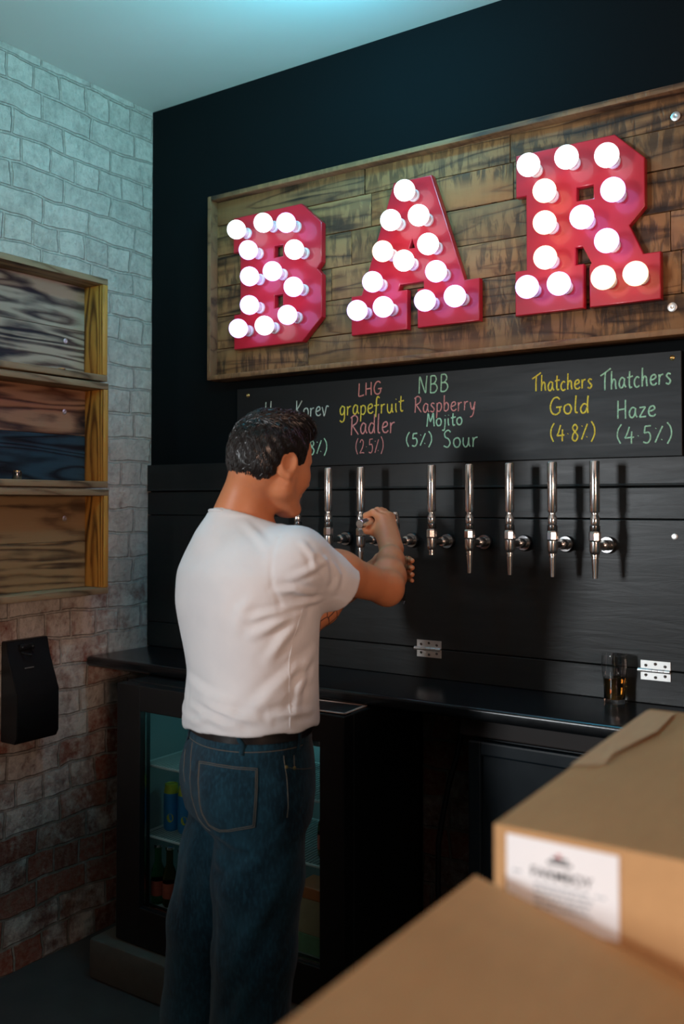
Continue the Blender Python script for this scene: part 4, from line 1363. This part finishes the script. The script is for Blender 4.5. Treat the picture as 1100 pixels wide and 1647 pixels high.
def head_into(s):
    E = lambda c, rad, k=0.02, op='u': s.ell(hp(*c), HAX, rad, k, op)
    E((-0.008, 0, 0.022), (0.098, 0.077, 0.092))
    E((0.030, 0, -0.032), (0.066, 0.062, 0.090), 0.03)
    E((-0.040, 0, -0.030), (0.056, 0.058, 0.058), 0.03)
    E((0.066, 0, 0.040), (0.036, 0.052, 0.050), 0.03)
    for sg in (1, -1):
        s.cone(hp(0.006, sg * 0.052, -0.066), hp(0.072, sg * 0.022, -0.108), 0.020, 0.018, 0.022)
        s.cone(hp(0.010, sg * 0.058, -0.030), hp(0.004, sg * 0.054, -0.068), 0.014, 0.017, 0.032)
        E((0.064, sg * 0.036, -0.030), (0.026, 0.024, 0.028), 0.035)
        s.cone(hp(0.084, sg * 0.036, 0.014), hp(0.092, sg * 0.010, 0.012), 0.010, 0.009, 0.016)
        E((0.094, sg * 0.031, -0.004), (0.014, 0.017, 0.011), 0.012, 's')
        E((0.080, sg * 0.031, -0.004), (0.012, 0.013, 0.012), 0.004)
        # ears
        ea = np.stack([HF * 0.94 + HU * -0.18 + HR_ * sg * -0.28, HR_ * sg * 0.94 + HF * -0.28, HU * 0.97 + HF * 0.2])
        s.ell(hp(-0.012, sg * 0.080, -0.012), ea, (0.022, 0.0085, 0.0345), 0.006)
        s.ell(hp(-0.009, sg * 0.091, -0.006), ea, (0.0145, 0.0095, 0.024), 0.003, 's')
        s.cone(hp(-0.004, sg * 0.080, -0.040), hp(0.002, sg * 0.077, -0.048), 0.008, 0.006, 0.008)
    s.cone(hp(0.098, 0, 0.004), hp(0.119, 0, -0.036), 0.008, 0.0115, 0.014)
    for sg in (1, -1):
        s.cone(hp(0.108, sg * 0.012, -0.040), hp(0.100, sg * 0.014, -0.042), 0.008, 0.007, 0.010)
        s.cone(hp(0.098, 0, -0.066), hp(0.090, sg * 0.022, -0.068), 0.0075, 0.004, 0.006)
        s.cone(hp(0.096, 0, -0.077), hp(0.089, sg * 0.020, -0.073), 0.0080, 0.004, 0.006)
    E((0.077, 0, -0.106), (0.024, 0.024, 0.020), 0.02)
    # neck
    s.cone(NECK0 + V(0, 0, -0.03), NECK1 - RC * 0.012, 0.066, 0.054, 0.018)
    s.cone(V(1.108, -0.848, 1.475), hp(-0.050, 0.0, -0.030), 0.038, 0.040, 0.04)


def hand_right(s):
    P0 = V(1.177, -0.132, 1.502)
    a = V(1.167, -0.318, 1.482) - P0
    a /= np.linalg.norm(a)
    er = RC - a * (RC @ a)
    er /= np.linalg.norm(er)
    eu = np.cross(er, a)
    if eu[2] < 0:
        eu = -eu
    for i, (sp, rr, ln) in enumerate(((0.124, 0.0098, 1.0), (0.103, 0.0104, 1.08), (0.083, 0.0098, 1.0), (0.066, 0.0088, 0.86))):
        A = P0 + a * sp
        m = A + er * 0.034 * ln + eu * (0.015 - 0.003 * abs(i - 1))
        p = A + er * 0.006 * ln + eu * 0.0285 * ln
        d = A - er * 0.0205 * ln + eu * 0.016
        t = A - er * 0.0205 - eu * 0.007
        s.chain([m, p, d, t], [rr * 1.2, rr * 1.04, rr * 0.92, rr * 0.8], 0.004, 0.005)
        w = WRR + a * (0.018 - 0.012 * i) + V(0, 0, 0.002)
        s.cone(m, w, rr * 1.22, 0.0225, 0.014)
        s.cone(m + er * 0.003, m + er * 0.003 + eu * 0.001, rr * 1.22, rr * 1.15, 0.005)
    A = P0 + a * 0.122
    # ball of the thumb fills the palm below the handle
    s.cone(WRR + a * 0.012, A + a * 0.006 + er * 0.024 - eu * 0.016, 0.0225, 0.0175, 0.016)
    s.cone(WRR, P0 + a * 0.098 + er * 0.028 - eu * 0.014, 0.0220, 0.0160, 0.016)
    tm = A + a * 0.016 + er * 0.014 - eu * 0.0245
    ti = A + a * 0.019 - er * 0.004 - eu * 0.0245
    tt = A + a * 0.016 - er * 0.020 - eu * 0.012
    s.chain([A + er * 0.032 - eu * 0.028 + a * 0.010, tm, ti, tt], [0.0165, 0.0132, 0.0112, 0.0088], 0.014, 0.006)


def hand_left(s):
    G = V(1.195, -0.165, 0)

    def q(ang, rad, z):
        return G + V(math.cos(R(ang)) * rad, math.sin(R(ang)) * rad, z)
    for i, (z, rr) in enumerate(((1.3740, 0.0102), (1.3530, 0.0108), (1.3325, 0.0102), (1.3140, 0.0088))):
        m = q(172, 0.060, z + 0.002)
        s.chain([m, q(112, 0.058, z), q(66, 0.0535, z - 0.002), q(26, 0.0530, z - 0.004)], [rr * 1.15, rr, rr * 0.92, rr * 0.78], 0.004, 0.005)
        s.cone(m, WRL + V(0.004, 0.012, 0.014 - 0.009 * i), rr * 1.25, 0.018, 0.016)
    s.cone(WRL, q(222, 0.066, 1.345), 0.022, 0.018, 0.02)
    s.chain([q(222, 0.066, 1.345), q(250, 0.058, 1.366), q(282, 0.0530, 1.372)], [0.016, 0.0115, 0.0090], 0.012, 0.006)


def skin_solid():
    s = Solid()
    head_into(s)
    # upper arms, forearms; the chest inside the shirt joins everything
    s.cone(V(1.155, -0.815, 1.44), V(1.175, -0.825, 1.20), 0.090, 0.085, 0.03)
    for S_, E_, W_, sg in ((SHR, ELR, WRR, 1), (SHL, ELL, WRL, -1)):
        s.cone(V(1.160, -0.825, 1.42), S_, 0.052, 0.056, 0.03)
        mid = S_ * 0.55 + E_ * 0.45
        s.chain([S_, mid, E_], [0.056, 0.0510, 0.0400], 0.03, 0.03)
        b1 = E_ * 0.72 + W_ * 0.28
        b2 = E_ * 0.28 + W_ * 0.72
        s.chain([E_, b1, b2, W_], [0.0390, 0.0422, 0.0325, 0.0265], 0.03, 0.03)
    s.cone(ELR, ELR + (ELR - SHR) * 0.03 + V(0.0, -0.006, -0.012), 0.034, 0.026, 0.02)
    hand_right(s)
    hand_left(s)
    return s


def hair_solid():
    s = Solid()
    E = lambda c, rad, k=0.02, op='u': s.ell(hp(*c), HAX, rad, k, op)
    E((-0.010, 0, 0.030), (0.107, 0.086, 0.090))
    E((0.020, 0.0, 0.086), (0.080, 0.062, 0.038), 0.03)
    E((0.060, -0.010, 0.100), (0.048, 0.050, 0.030), 0.03)
    E((-0.048, 0, -0.012), (0.061, 0.069, 0.066), 0.03)

    def line(P):
        q = (P - HC) @ HAX.T
        f, u = q[..., 0], q[..., 2]
        low = np.interp(f, [-0.12, -0.070, -0.035, -0.030, 0.008, 0.014, 0.030, 0.046, 0.056, 0.076, 0.10, 0.14],
                        [-0.066, -0.070, -0.046, 0.010, 0.014, -0.034, -0.036, -0.026, 0.030, 0.062, 0.080, 0.092])
        return (low - u) * 0.7
    s.put(line, hp(0, 0, 0) - 0.2, hp(0, 0, 0) + 0.2, 0.006, 'i')
    return s
JE = {
    'pocket': [(1.158, -0.981, 0.95), (1.222, -0.99, 0.954), (1.268, -0.976, 0.952), (1.306, -0.949, 0.949), (1.313, -0.958, 0.905), (1.316, -0.965, 0.864), (1.313, -0.966, 0.82), (1.278, -0.986, 0.812), (1.234, -0.997, 0.802), (1.204, -0.999, 0.812), (1.186, -1.004, 0.84), (1.176, -1.003, 0.893)],
    'seam_back': [(1.108, -0.942, 1.01), (1.108, -0.951, 0.977), (1.127, -0.978, 0.917), (1.13, -0.978, 0.864), (1.157, -0.983, 0.818), (1.203, -0.995, 0.8)],
    'waist_seam': [(1.084, -0.937, 0.974), (1.133, -0.963, 0.979), (1.248, -0.974, 0.991), (1.314, -0.933, 0.994), (1.337, -0.896, 0.992), (1.336, -0.786, 0.964)],
    'seam_side': [(1.334, -0.902, 1.009), (1.338, -0.898, 0.968), (1.346, -0.898, 0.925), (1.355, -0.905, 0.884), (1.358, -0.908, 0.834)],
    'pocket_front': [(1.343, -0.894, 0.942), (1.35, -0.875, 0.935), (1.353, -0.843, 0.927), (1.346, -0.8, 0.919)],
    'pocket_coin': [(1.344, -0.874, 0.99), (1.347, -0.871, 0.964), (1.35, -0.873, 0.936)],
    'left_pocket': [(1.07, -0.935, 0.951), (1.082, -0.953, 0.919), (1.092, -0.959, 0.884)],
    'belt_loops': [(1.314, -0.932, 1.011), (1.102, -0.941, 0.997)],
}
SH = {
    'f0': [(1.38, -0.873, 1.303), (1.35, -0.943, 1.296), (1.297, -0.981, 1.284)],
    'f1': [(1.378, -0.88, 1.294), (1.349, -0.941, 1.272), (1.306, -0.973, 1.245)],
    'f2': [(1.375, -0.885, 1.28), (1.356, -0.922, 1.237), (1.331, -0.947, 1.191)],
    'f3': [(1.369, -0.821, 1.196), (1.359, -0.895, 1.156), (1.329, -0.944, 1.107), (1.298, -0.972, 1.067)],
    'f4': [(1.367, -0.824, 1.146), (1.358, -0.893, 1.12), (1.334, -0.94, 1.083)],
    'f5': [(1.101, -0.95, 1.089), (1.202, -0.988, 1.073), (1.271, -0.986, 1.06), (1.331, -0.947, 1.055)],
    'f6': [(1.099, -0.953, 1.067), (1.177, -0.987, 1.055), (1.239, -0.994, 1.043), (1.279, -0.986, 1.04)],
    'f7': [(1.072, -0.929, 1.12), (1.178, -0.98, 1.099), (1.255, -0.985, 1.088)],
    'f8': [(1.37, -0.832, 1.062), (1.36, -0.897, 1.064), (1.334, -0.941, 1.066)],
    'f9': [(1.361, -0.928, 1.31), (1.38, -0.883, 1.314), (1.393, -0.833, 1.318)],
    'f10': [(1.351, -0.944, 1.346), (1.381, -0.915, 1.348), (1.398, -0.867, 1.337)],
    'f11': [(1.395, -0.904, 1.453), (1.416, -0.892, 1.423), (1.419, -0.886, 1.393)],
    'f12': [(1.417, -0.883, 1.434), (1.426, -0.854, 1.403), (1.421, -0.837, 1.366)],
    'f13': [(1.425, -0.842, 1.415), (1.427, -0.808, 1.376), (1.417, -0.809, 1.339)],
    'f14': [(1.222, -0.901, 1.499), (1.277, -0.92, 1.469), (1.322, -0.937, 1.44)],
    'f15': [(1.371, -0.85, 1.181), (1.364, -0.872, 1.123), (1.364, -0.886, 1.065)],
    'f16': [(1.309, -0.977, 1.329), (1.286, -0.986, 1.299), (1.271, -0.987, 1.262)],
    'f17': [(1.383, -0.927, 1.376), (1.413, -0.898, 1.393), (1.425, -0.853, 1.415)],
    'seam_side': [(1.378, -0.881, 1.304), (1.371, -0.893, 1.259), (1.361, -0.902, 1.205), (1.356, -0.903, 1.163), (1.356, -0.899, 1.097), (1.36, -0.901, 1.035)],
    'seam_sleeve': [(1.338, -0.913, 1.469), (1.338, -0.936, 1.44), (1.341, -0.949, 1.399), (1.346, -0.951, 1.358), (1.358, -0.934, 1.315)],
}


from mathutils.bvhtree import BVHTree


def solid_mesh(sol, h):
    v, q = sol.mesh(h)
    return v, q


def link_mesh(name, v, q, mat, parent, smooth=True):
    base = wloc(parent)
    me = bpy.data.meshes.new(name)
    me.from_pydata((np.asarray(v) - np.array(base)).tolist(), [], np.asarray(q).tolist())
    for m_ in (mat if isinstance(mat, (list, tuple)) else [mat]):
        me.materials.append(m_)
    if smooth:
        me.polygons.foreach_set('use_smooth', [True] * len(me.polygons))
    me.update()
    o = bpy.data.objects.new(name, me)
    COL.objects.link(o)
    o.parent = parent
    return o


def vnormals(v, q):
    n_ = np.cross(v[q[:, 2]] - v[q[:, 0]], v[q[:, 3]] - v[q[:, 1]])
    out = np.zeros_like(v)
    for k in range(4):
        np.add.at(out, q[:, k], n_)
    return out / (np.linalg.norm(out, axis=1, keepdims=True) + 1e-12)


def relax(v, q, it=2, f=0.5):
    for _ in range(it):
        acc = np.zeros_like(v)
        cnt = np.zeros(len(v))
        for k in range(4):
            for j in (1, 3):
                np.add.at(acc, q[:, k], v[q[:, (k + j) % 4]])
                np.add.at(cnt, q[:, k], 1)
        v = v * (1 - f) + f * acc / cnt[:, None]
    return v


def poly_dist(v, pts):
    """distance of points to a polyline and the position along it"""
    best = np.full(len(v), 9.0)
    par = np.zeros(len(v))
    P = np.array(pts, float)
    n_ = len(P) - 1
    for i in range(n_):
        a, d = P[i], P[i + 1] - P[i]
        t = np.clip(((v - a) @ d) / (d @ d + 1e-12), 0, 1)
        r = np.linalg.norm(v - a - t[:, None] * d, axis=1)
        m_ = r < best
        best[m_] = r[m_]
        par[m_] = (i + t[m_]) / n_
    return best, par


def fold(v, nrm, pts, amp, wid):
    """a cloth fold: a rounded ridge with a trough beside it, fading towards both ends"""
    d, t = poly_dist(v, pts)
    g = np.exp(-(d / wid) ** 2) - 0.55 * np.exp(-((d - wid * 1.7) / (wid * 0.9)) ** 2)
    return v + nrm * (amp * g * np.sin(np.pi * np.clip(t * 0.9 + 0.05, 0, 1)) ** 0.7)[:, None]


# materials of the figure
def skin_mat():
    g = N('skin')
    f = g.noise(g.obj, 30, 5, 0.6)
    b = g.noise(g.obj, 6, 3)
    c = g.mix(b, (0.60, 0.225, 0.098), (0.66, 0.265, 0.125))
    c = g.mix(g.ramp(f, [(0.5, 0), (0.8, 0.5)]), c, (0.52, 0.20, 0.11))
    # line tattoo on the left forearm
    lo = wloc(man)
    mk = g.math('SUBTRACT', 1.0, g.math('MULTIPLY', g.n('ShaderNodeVectorMath', {0: g.obj, 1: tuple(V(1.088, -0.42, 1.232) - np.array(lo))}, operation='DISTANCE').outputs['Value'], 11.0), True)
    vo = g.n('ShaderNodeTexVoronoi', {'Vector': g.obj, 'Scale': 34.0}, feature='DISTANCE_TO_EDGE').outputs['Distance']
    ln = g.math('MULTIPLY', g.ramp(vo, [(0.03, 1), (0.07, 0)]), g.ramp(mk, [(0.05, 0), (0.2, 0.85)]))
    c = g.mix(ln, c, (0.035, 0.03, 0.035))
    g.out(base=c, rough=0.46, spec=0.4, sss=0.12)
    g.b.inputs['Subsurface Radius'].default_value = (0.012, 0.004, 0.002)
    g.bump(f, 0.12, 0.002)
    return g.m


def cloth_mat(name, col, col2, weave, rough=0.9, streak=0.0):
    g = N(name)
    w1 = g.n('ShaderNodeTexWave', {'Vector': g.obj, 'Scale': weave, 'Distortion': 1.0}).outputs[1]
    f = g.ramp(g.noise(g.obj, 9, 4, 0.55), [(0.36, 0), (0.68, 1)])
    fine = g.noise(g.map(g.obj, scale=(1, 1, 0.35)), 160, 3)
    c = g.mix(f, col, col2)
    if streak:
        c = g.mix(g.math('MULTIPLY', g.ramp(fine, [(0.45, 0), (0.7, 1)]), streak), c, tuple(min(1, x * 2.6) for x in col2))
    g.out(base=c, rough=rough, spec=0.2, sheen=0.15)
    g.bump(g.math('ADD', g.math('MULTIPLY', w1, 0.2), g.math('ADD', fine, g.math('MULTIPLY', g.noise(g.obj, 26, 3), 1.3))), 0.22, 0.004)
    return g.m


def hair_mat():
    g = N('dark_hair')
    f = g.noise(g.obj, 60, 3)
    g.out(base=g.mix(f, (0.006, 0.0045, 0.004), (0.013, 0.009, 0.007)), rough=0.38, spec=0.75)
    return g.m


man = thing('person', (1.18, -0.83, 0.0), 'man in white t-shirt and dark jeans, back turned, pouring a drink at the taps', 'person')
M['shirt'] = cloth_mat('white_cotton', (0.77, 0.78, 0.80), (0.83, 0.83, 0.84), 900)
M['denim'] = cloth_mat('blue_denim', (0.0025, 0.017, 0.031), (0.011, 0.052, 0.080), 700, 0.85, 0.3)
M['stitch'] = plain('tan_stitching', (0.20, 0.17, 0.13), 0.8, 0, 0.2, 200)
M['leather'] = plain('black_leather', (0.012, 0.010, 0.010), 0.35, 0, 0.2, 60, 0.1)
M['hair'] = hair_mat()
M['skin'] = skin_mat()
M['shoe'] = plain('black_shoe', (0.012, 0.012, 0.013), 0.5, 0, 0.2, 30)
M['sole'] = plain('white_sole', (0.4, 0.4, 0.38), 0.7, 0, 0.1, 30)

# body
v, q = solid_mesh(skin_solid(), 0.0032)
v = relax(v, q, 1, 0.3)
body = link_mesh('body', v, q, M['skin'], man)
M['eye'] = plain('eye_white', (0.75, 0.73, 0.70), 0.2, 0, 0.03, 60)
M['iris'] = plain('dark_iris', (0.03, 0.018, 0.010), 0.2, 0, 0.1, 90)
for sg in (1, -1):
    e = MB().sphere(hp(0.0825, sg * 0.031, -0.0045), 0.0122, 18).build('eye', M['eye'], man, smooth=80)
    MB().sphere(hp(0.0905, sg * 0.031, -0.0055), 0.0052, 14).build('iris', M['iris'], e, smooth=80)
    MB().tube([hp(0.0985, sg * 0.012, 0.0165), hp(0.0975, sg * 0.026, 0.0215), hp(0.0890, sg * 0.042, 0.0185)], [0.0026, 0.0034, 0.0016], 8).build('eyebrow', M['hair'], man, smooth=80)

# t-shirt with its folds
v, q = solid_mesh(shirt_solid(), 0.0042)
v = relax(v, q, 2, 0.4)
for nm, amp, wid in (('f0', .0040, .010), ('f1', .0045, .011), ('f2', .0040, .012), ('f3', .0050, .016), ('f4', .0040, .014), ('f5', .0050, .012), ('f6', .0045, .009),
                     ('f7', .0040, .013), ('f8', .0040, .010), ('f9', .0040, .008), ('f10', .0040, .009), ('f11', .0032, .008), ('f12', .0035, .009), ('f13', .0035, .010),
                     ('f14', .0022, .010), ('f15', .0035, .012), ('f16', .0026, .014), ('f17', .0030, .009)):
    v = fold(v, vnormals(v, q), SH[nm], amp * 1.35, wid)
for k in range(5):                       # gathers of the shirt over the belt, all the way round
    a0 = 40 * k - 200
    pts = []
    for j in range(4):
        a_ = R(a0 + 14 * j)
        pts.append((1.181 + 0.185 * math.cos(a_), -0.826 + 0.16 * math.sin(a_), 1.045 + 0.012 * math.sin(k * 2.1 + j)))
    v = fold(v, vnormals(v, q), pts, 0.004, 0.010)
d_, _ = poly_dist(v, SH['seam_sleeve'])
v = v - vnormals(v, q) * (0.0022 * np.exp(-(d_ / 0.006) ** 2))[:, None]
v = relax(v, q, 1, 0.3)
shirt = link_mesh('t_shirt', v, q, M['shirt'], man)
sh_tree = BVHTree.FromPolygons([tuple(p) for p in v.tolist()], q.tolist())
sh_n = None


def on_surface(tree, pts, lift, sub=6):
    P = [Vector(p) for p in pts]
    dense = []
    for i in range(len(P) - 1):
        for j in range(sub):
            dense.append(P[i].lerp(P[i + 1], j / sub))
    dense.append(P[-1])
    out = []
    for p in dense:
        loc, nrm, _, _ = tree.find_nearest(p)
        out.append(loc + nrm * lift)
    return out


mb = MB()
mb.tube(on_surface(sh_tree, SH['seam_side'], 0.0004), 0.0010, 6)
mb.build('side_seam', M['shirt'], shirt, smooth=60)
# ribbed collar
nd = (NECK1 - NECK0) / np.linalg.norm(NECK1 - NECK0)
ring = []
for k in range(49):
    a_ = 2 * math.pi * k / 48
    f_, r_ = facing(58)
    p = V(1.143, -0.834, 1.497) + f_ * 0.064 * math.cos(a_) + r_ * 0.066 * math.sin(a_) + UP * (-0.026 * math.cos(a_) + 0.001)
    ring.append(p)
ringN = []
for p in ring:
    loc, nrm, _, _ = sh_tree.find_nearest(Vector(p))
    ringN.append(loc + nrm * 0.001)
mb = MB()
mb.tube(ringN, 0.0042, 8)
mb.build('collar', M['shirt'], shirt, smooth=80)

# jeans
v, q = solid_mesh(jeans_solid(), 0.0052)
v = relax(v, q, 2, 0.4)
rr = random.Random(11)
JF = [([(1.340, -0.90, 0.80), (1.30, -0.96, 0.74), (1.24, -0.99, 0.66)], .006, .018), ([(1.345, -0.88, 0.74), (1.32, -0.95, 0.64), (1.27, -0.98, 0.52)], .007, .020),
      ([(1.330, -0.86, 0.62), (1.32, -0.93, 0.52), (1.28, -0.97, 0.42)], .006, .018), ([(1.13, -0.96, 0.78), (1.18, -0.985, 0.74), (1.26, -0.98, 0.72)], .006, .014),
      ([(1.08, -0.90, 0.74), (1.05, -0.90, 0.62), (1.03, -0.89, 0.48)], .006, .018), ([(1.18, -0.98, 0.70), (1.17, -0.97, 0.55), (1.16, -0.96, 0.40)], .005, .016),
      ([(1.345, -0.84, 0.90), (1.35, -0.88, 0.84), (1.33, -0.93, 0.79)], .004, .012), ([(1.30, -0.96, 0.50), (1.27, -0.97, 0.40), (1.22, -0.98, 0.33)], .006, .016),
      ([(1.22, -1.00, 0.80), (1.27, -0.985, 0.775), (1.32, -0.95, 0.77)], .004, .010)]
for pts, amp, wid in JF:
    v = fold(v, vnormals(v, q), pts, amp, wid)
jeans = link_mesh('jeans', v, q, M['denim'], man)
je_tree = BVHTree.FromPolygons([tuple(p) for p in v.tolist()], q.tolist())


def ring_at(z, grow, n_=96, rows=PEL):
    T = np.array(sorted(rows))
    it = [float(np.interp(z, T[:, 0], T[:, c])) for c in range(1, 6)]
    f_, r_ = facing(it[4])
    out = []
    for k in range(n_):
        a_ = 2 * math.pi * k / n_
        c_, s_ = math.cos(a_), math.sin(a_)
        e = 2 / 2.15
        out.append(V(it[0], it[1], z) + f_ * (it[3] + grow) * math.copysign(abs(c_) ** e, c_) + r_ * (it[2] + grow) * math.copysign(abs(s_) ** e, s_))
    return out


def strap(z0, z1, g0, g1):
    """closed band round the waist, g0..g1 outside the jeans"""
    A = [ring_at(z0, g0), ring_at(z0, g1), ring_at(z1, g1), ring_at(z1, g0)]
    n_ = len(A[0])
    vs_ = [p for r_ in A for p in r_]
    fs_ = []
    for i in range(4):
        for k in range(n_):
            k2, i2 = (k + 1) % n_, (i + 1) % 4
            fs_.append((i * n_ + k, i * n_ + k2, i2 * n_ + k2, i2 * n_ + k))
    return MB().add(vs_, fs_)


strap(0.9985, 1.031, 0.0015, 0.0050).build('belt', M['leather'], man, smooth=40)
strap(0.984, 0.9980, -0.002, 0.0022).build('waistband', M['denim'], jeans, smooth=40)
for p0 in ((1.268, -0.960), (1.350, -0.860), (1.075, -0.930)):
    mb = MB()
    pts = []
    for z in (0.975, 0.985, 0.998, 1.010, 1.022, 1.034):
        rg = ring_at(z, 0.0035 if z < 0.99 else 0.0072)
        k = min(range(len(rg)), key=lambda i: (rg[i][0] - p0[0]) ** 2 + (rg[i][1] - p0[1]) ** 2)
        pts.append(rg[k])
    mb.tube(pts, 0.0055, 8, flat=(tuple(((V(*p0, 0) - V(1.18, -0.826, 0)) / np.linalg.norm(V(*p0, 0) - V(1.18, -0.826, 0)))), 0.3))
    mb.build('belt_loop', M['denim'], jeans, smooth=60)
# back pocket: a patch lying on the denim, with two rows of stitching
out = on_surface(je_tree, JE['pocket'] + [JE['pocket'][0]], 0.0, 5)[:-1]
ctr = sum(out, Vector((0, 0, 0))) / len(out)
vs_, fs_ = [], []
NR = 8
for r_ in range(NR + 1):
    s_ = 1 - r_ / NR
    for p in out:
        loc, nrm, _, _ = je_tree.find_nearest(ctr.lerp(p, s_))
        vs_.append(loc + nrm * (0.0022 if r_ else 0.0002))
n_ = len(out)
for r_ in range(NR):
    for k in range(n_):
        k2 = (k + 1) % n_
        fs_.append((r_ * n_ + k, r_ * n_ + k2, (r_ + 1) * n_ + k2, (r_ + 1) * n_ + k))
pk = MB().add(vs_, fs_).build('back_pocket', M['denim'], jeans, smooth=80)
mb = MB()
inner = [ctr.lerp(p, 0.955) for p in out]
inner2 = [ctr.lerp(p, 0.90) for p in out]
for lp in (inner, inner2):
    ptsS = []
    for p in lp + [lp[0]]:
        loc, nrm, _, _ = je_tree.find_nearest(p)
        ptsS.append(loc + nrm * 0.0024)
    mb.tube(ptsS, 0.0006, 5)
mb.build('stitching', M['stitch'], pk)
mb = MB()
for nm in ('seam_back', 'seam_side', 'pocket_front', 'pocket_coin', 'left_pocket'):
    if len(JE[nm]) > 1:
        mb.tube(on_surface(je_tree, [p for p in JE[nm] if p[2] < 0.99], 0.0004), 0.0007, 5)
mb.tube(on_surface(je_tree, [tuple(p) for p in ring_at(0.981, 0.0, 48)[8:44]], 0.0006, 2), 0.0007, 5)
mb.build('stitching', M['stitch'], jeans)
mb = MB()
for p in (JE['pocket_front'][0], JE['pocket_coin'][-1]):
    loc, nrm, _, _ = je_tree.find_nearest(Vector(p))
    mb.lathe([(0.0042, 0), (0.0040, 0.0012), (0.0015, 0.0018)], loc, nrm, 12)
mb.build('rivet', M['brass'], jeans)

# shoes
for A, th in ((ANR, 62), (ANL, 48)):
    f_, r_ = facing(th)
    so = Solid()
    so.cone(A * V(1, 1, 0) + UP * 0.062 - f_ * 0.03, A * V(1, 1, 0) + UP * 0.048 + f_ * 0.10, 0.042, 0.038, 0.02)
    so.cone(A * V(1, 1, 0) + UP * 0.048 + f_ * 0.10, A * V(1, 1, 0) + UP * 0.040 + f_ * 0.17, 0.040, 0.034, 0.02)
    so.cone(A * V(1, 1, 0) + UP * 0.06, A * V(1, 1, 0) + UP * 0.12, 0.042, 0.042, 0.02)
    so.put(lambda P: 0.0215 - P[..., 2], A - 0.4, A + 0.4, 0.004, 'i')
    v, q = solid_mesh(so, 0.006)
    shoe = link_mesh('shoe', v, q, M['shoe'], man)
    vs_ = []
    for z in (0.0005, 0.0215):
        for k in range(28):
            a_ = 2 * math.pi * k / 28
            p = A * V(1, 1, 0) + f_ * (0.066 + 0.142 * math.cos(a_)) + r_ * (0.043 * math.sin(a_)) + UP * z
            vs_.append(p)
    MB().add(vs_, [tuple(range(27, -1, -1)), tuple(range(28, 56))] + [(k, (k + 1) % 28, (k + 1) % 28 + 28, k + 28) for k in range(28)]).build('sole', M['sole'], shoe)

# hair: a dense cap and thousands of combed strands
v, q = solid_mesh(hair_solid(), 0.0034)
rng = np.random.default_rng(4)
nr = vnormals(v, q)
loc_ = (v - HC) @ HAX.T
wav = np.sin(loc_[:, 1] * 210 + 30 * loc_[:, 0]) * np.sin(loc_[:, 0] * 120 + loc_[:, 2] * 160)
v2 = v + nr * (0.0016 * wav)[:, None]
hb = MB()
hb.add(v2.tolist(), q.tolist())
ha_tree = BVHTree.FromPolygons([tuple(p) for p in v2.tolist()], q.tolist())
HFv, HRv, HUv = Vector(HF), Vector(HR_), Vector(HU)
HCv = Vector(HC)
whorl = Vector((-0.075, 0.0, 0.105))
sel = rng.choice(len(v2), 8500, replace=False)
for i in sel:
    f0, r0, u0 = loc_[i]
    p = Vector(v2[i])
    top = min(1.0, max(0.0, (u0 - 0.060) / 0.05))
    back = min(1.0, max(0.0, (-f0 - 0.01) / 0.05))
    # flow: forward and up on the top, down and back on sides and nape
    d0 = Vector((1.0 * top * (1 - 0.2 * back) - 0.35 * (1 - top) * (1 - back), 0.35 * (1 if r0 > 0 else -1) * (1 - top) * 0.3, -1.0 * (1 - top) + 0.25 * top))
    jit = Vector(rng.normal(0, 0.38, 3))
    d0 = d0 + jit
    d = HFv * d0[0] + HRv * d0[1] + HUv * d0[2]
    quiff = top * min(1.0, max(0.0, (f0 - 0.0) / 0.06))
    L = (0.014 + 0.014 * top + 0.010 * quiff) * rng.uniform(0.6, 1.2)
    lift = 0.0010 + 0.0045 * top * rng.uniform(0.3, 1.2) + 0.0095 * quiff * rng.uniform(0.1, 1.0)
    pts = []
    pp = p
    n0 = Vector(nr[i])
    for j in range(5):
        lc, nn, _, _ = ha_tree.find_nearest(pp)
        if nn.dot(n0) < 0:
            nn = n0
        t = j / 4
        pts.append(lc + nn * (lift * t * (1.6 - 0.6 * t) + 0.0002))
        d = (d - nn * d.dot(nn))
        if d.length < 1e-5:
            break
        d.normalize()
        pp = lc + d * (L / 4)
    if len(pts) == 5:
        w_ = rng.uniform(0.0006, 0.0012)
        hb.tube(pts, [w_, w_ * 1.1, w_, w_ * 0.7, w_ * 0.2], 4)
hb.build('hair', M['hair'], man, smooth=80)

# the glass he fills
t = thing('beer_glass', (1.195, -0.165, 1.2405), 'glass of dark beer held under the pulled tap in the man\'s left hand', 'glass')
MB().lathe([(0.0300, 0), (0.0320, 0.004), (0.0350, 0.06), (0.0405, 0.115), (0.0400, 0.145), (0.0385, 0.145), (0.0388, 0.115), (0.0335, 0.06), (0.0300, 0.010), (0.001, 0.009)], (1.195, -0.165, 1.2405), n=36).build('glass', M['glass'], t, smooth=50)
MB().lathe([(0.0295, 0.0105), (0.0330, 0.06), (0.0375, 0.105), (0.001, 0.1052)], (1.195, -0.165, 1.2405), n=36).build('beer', M['dark_beer'], t, smooth=50)
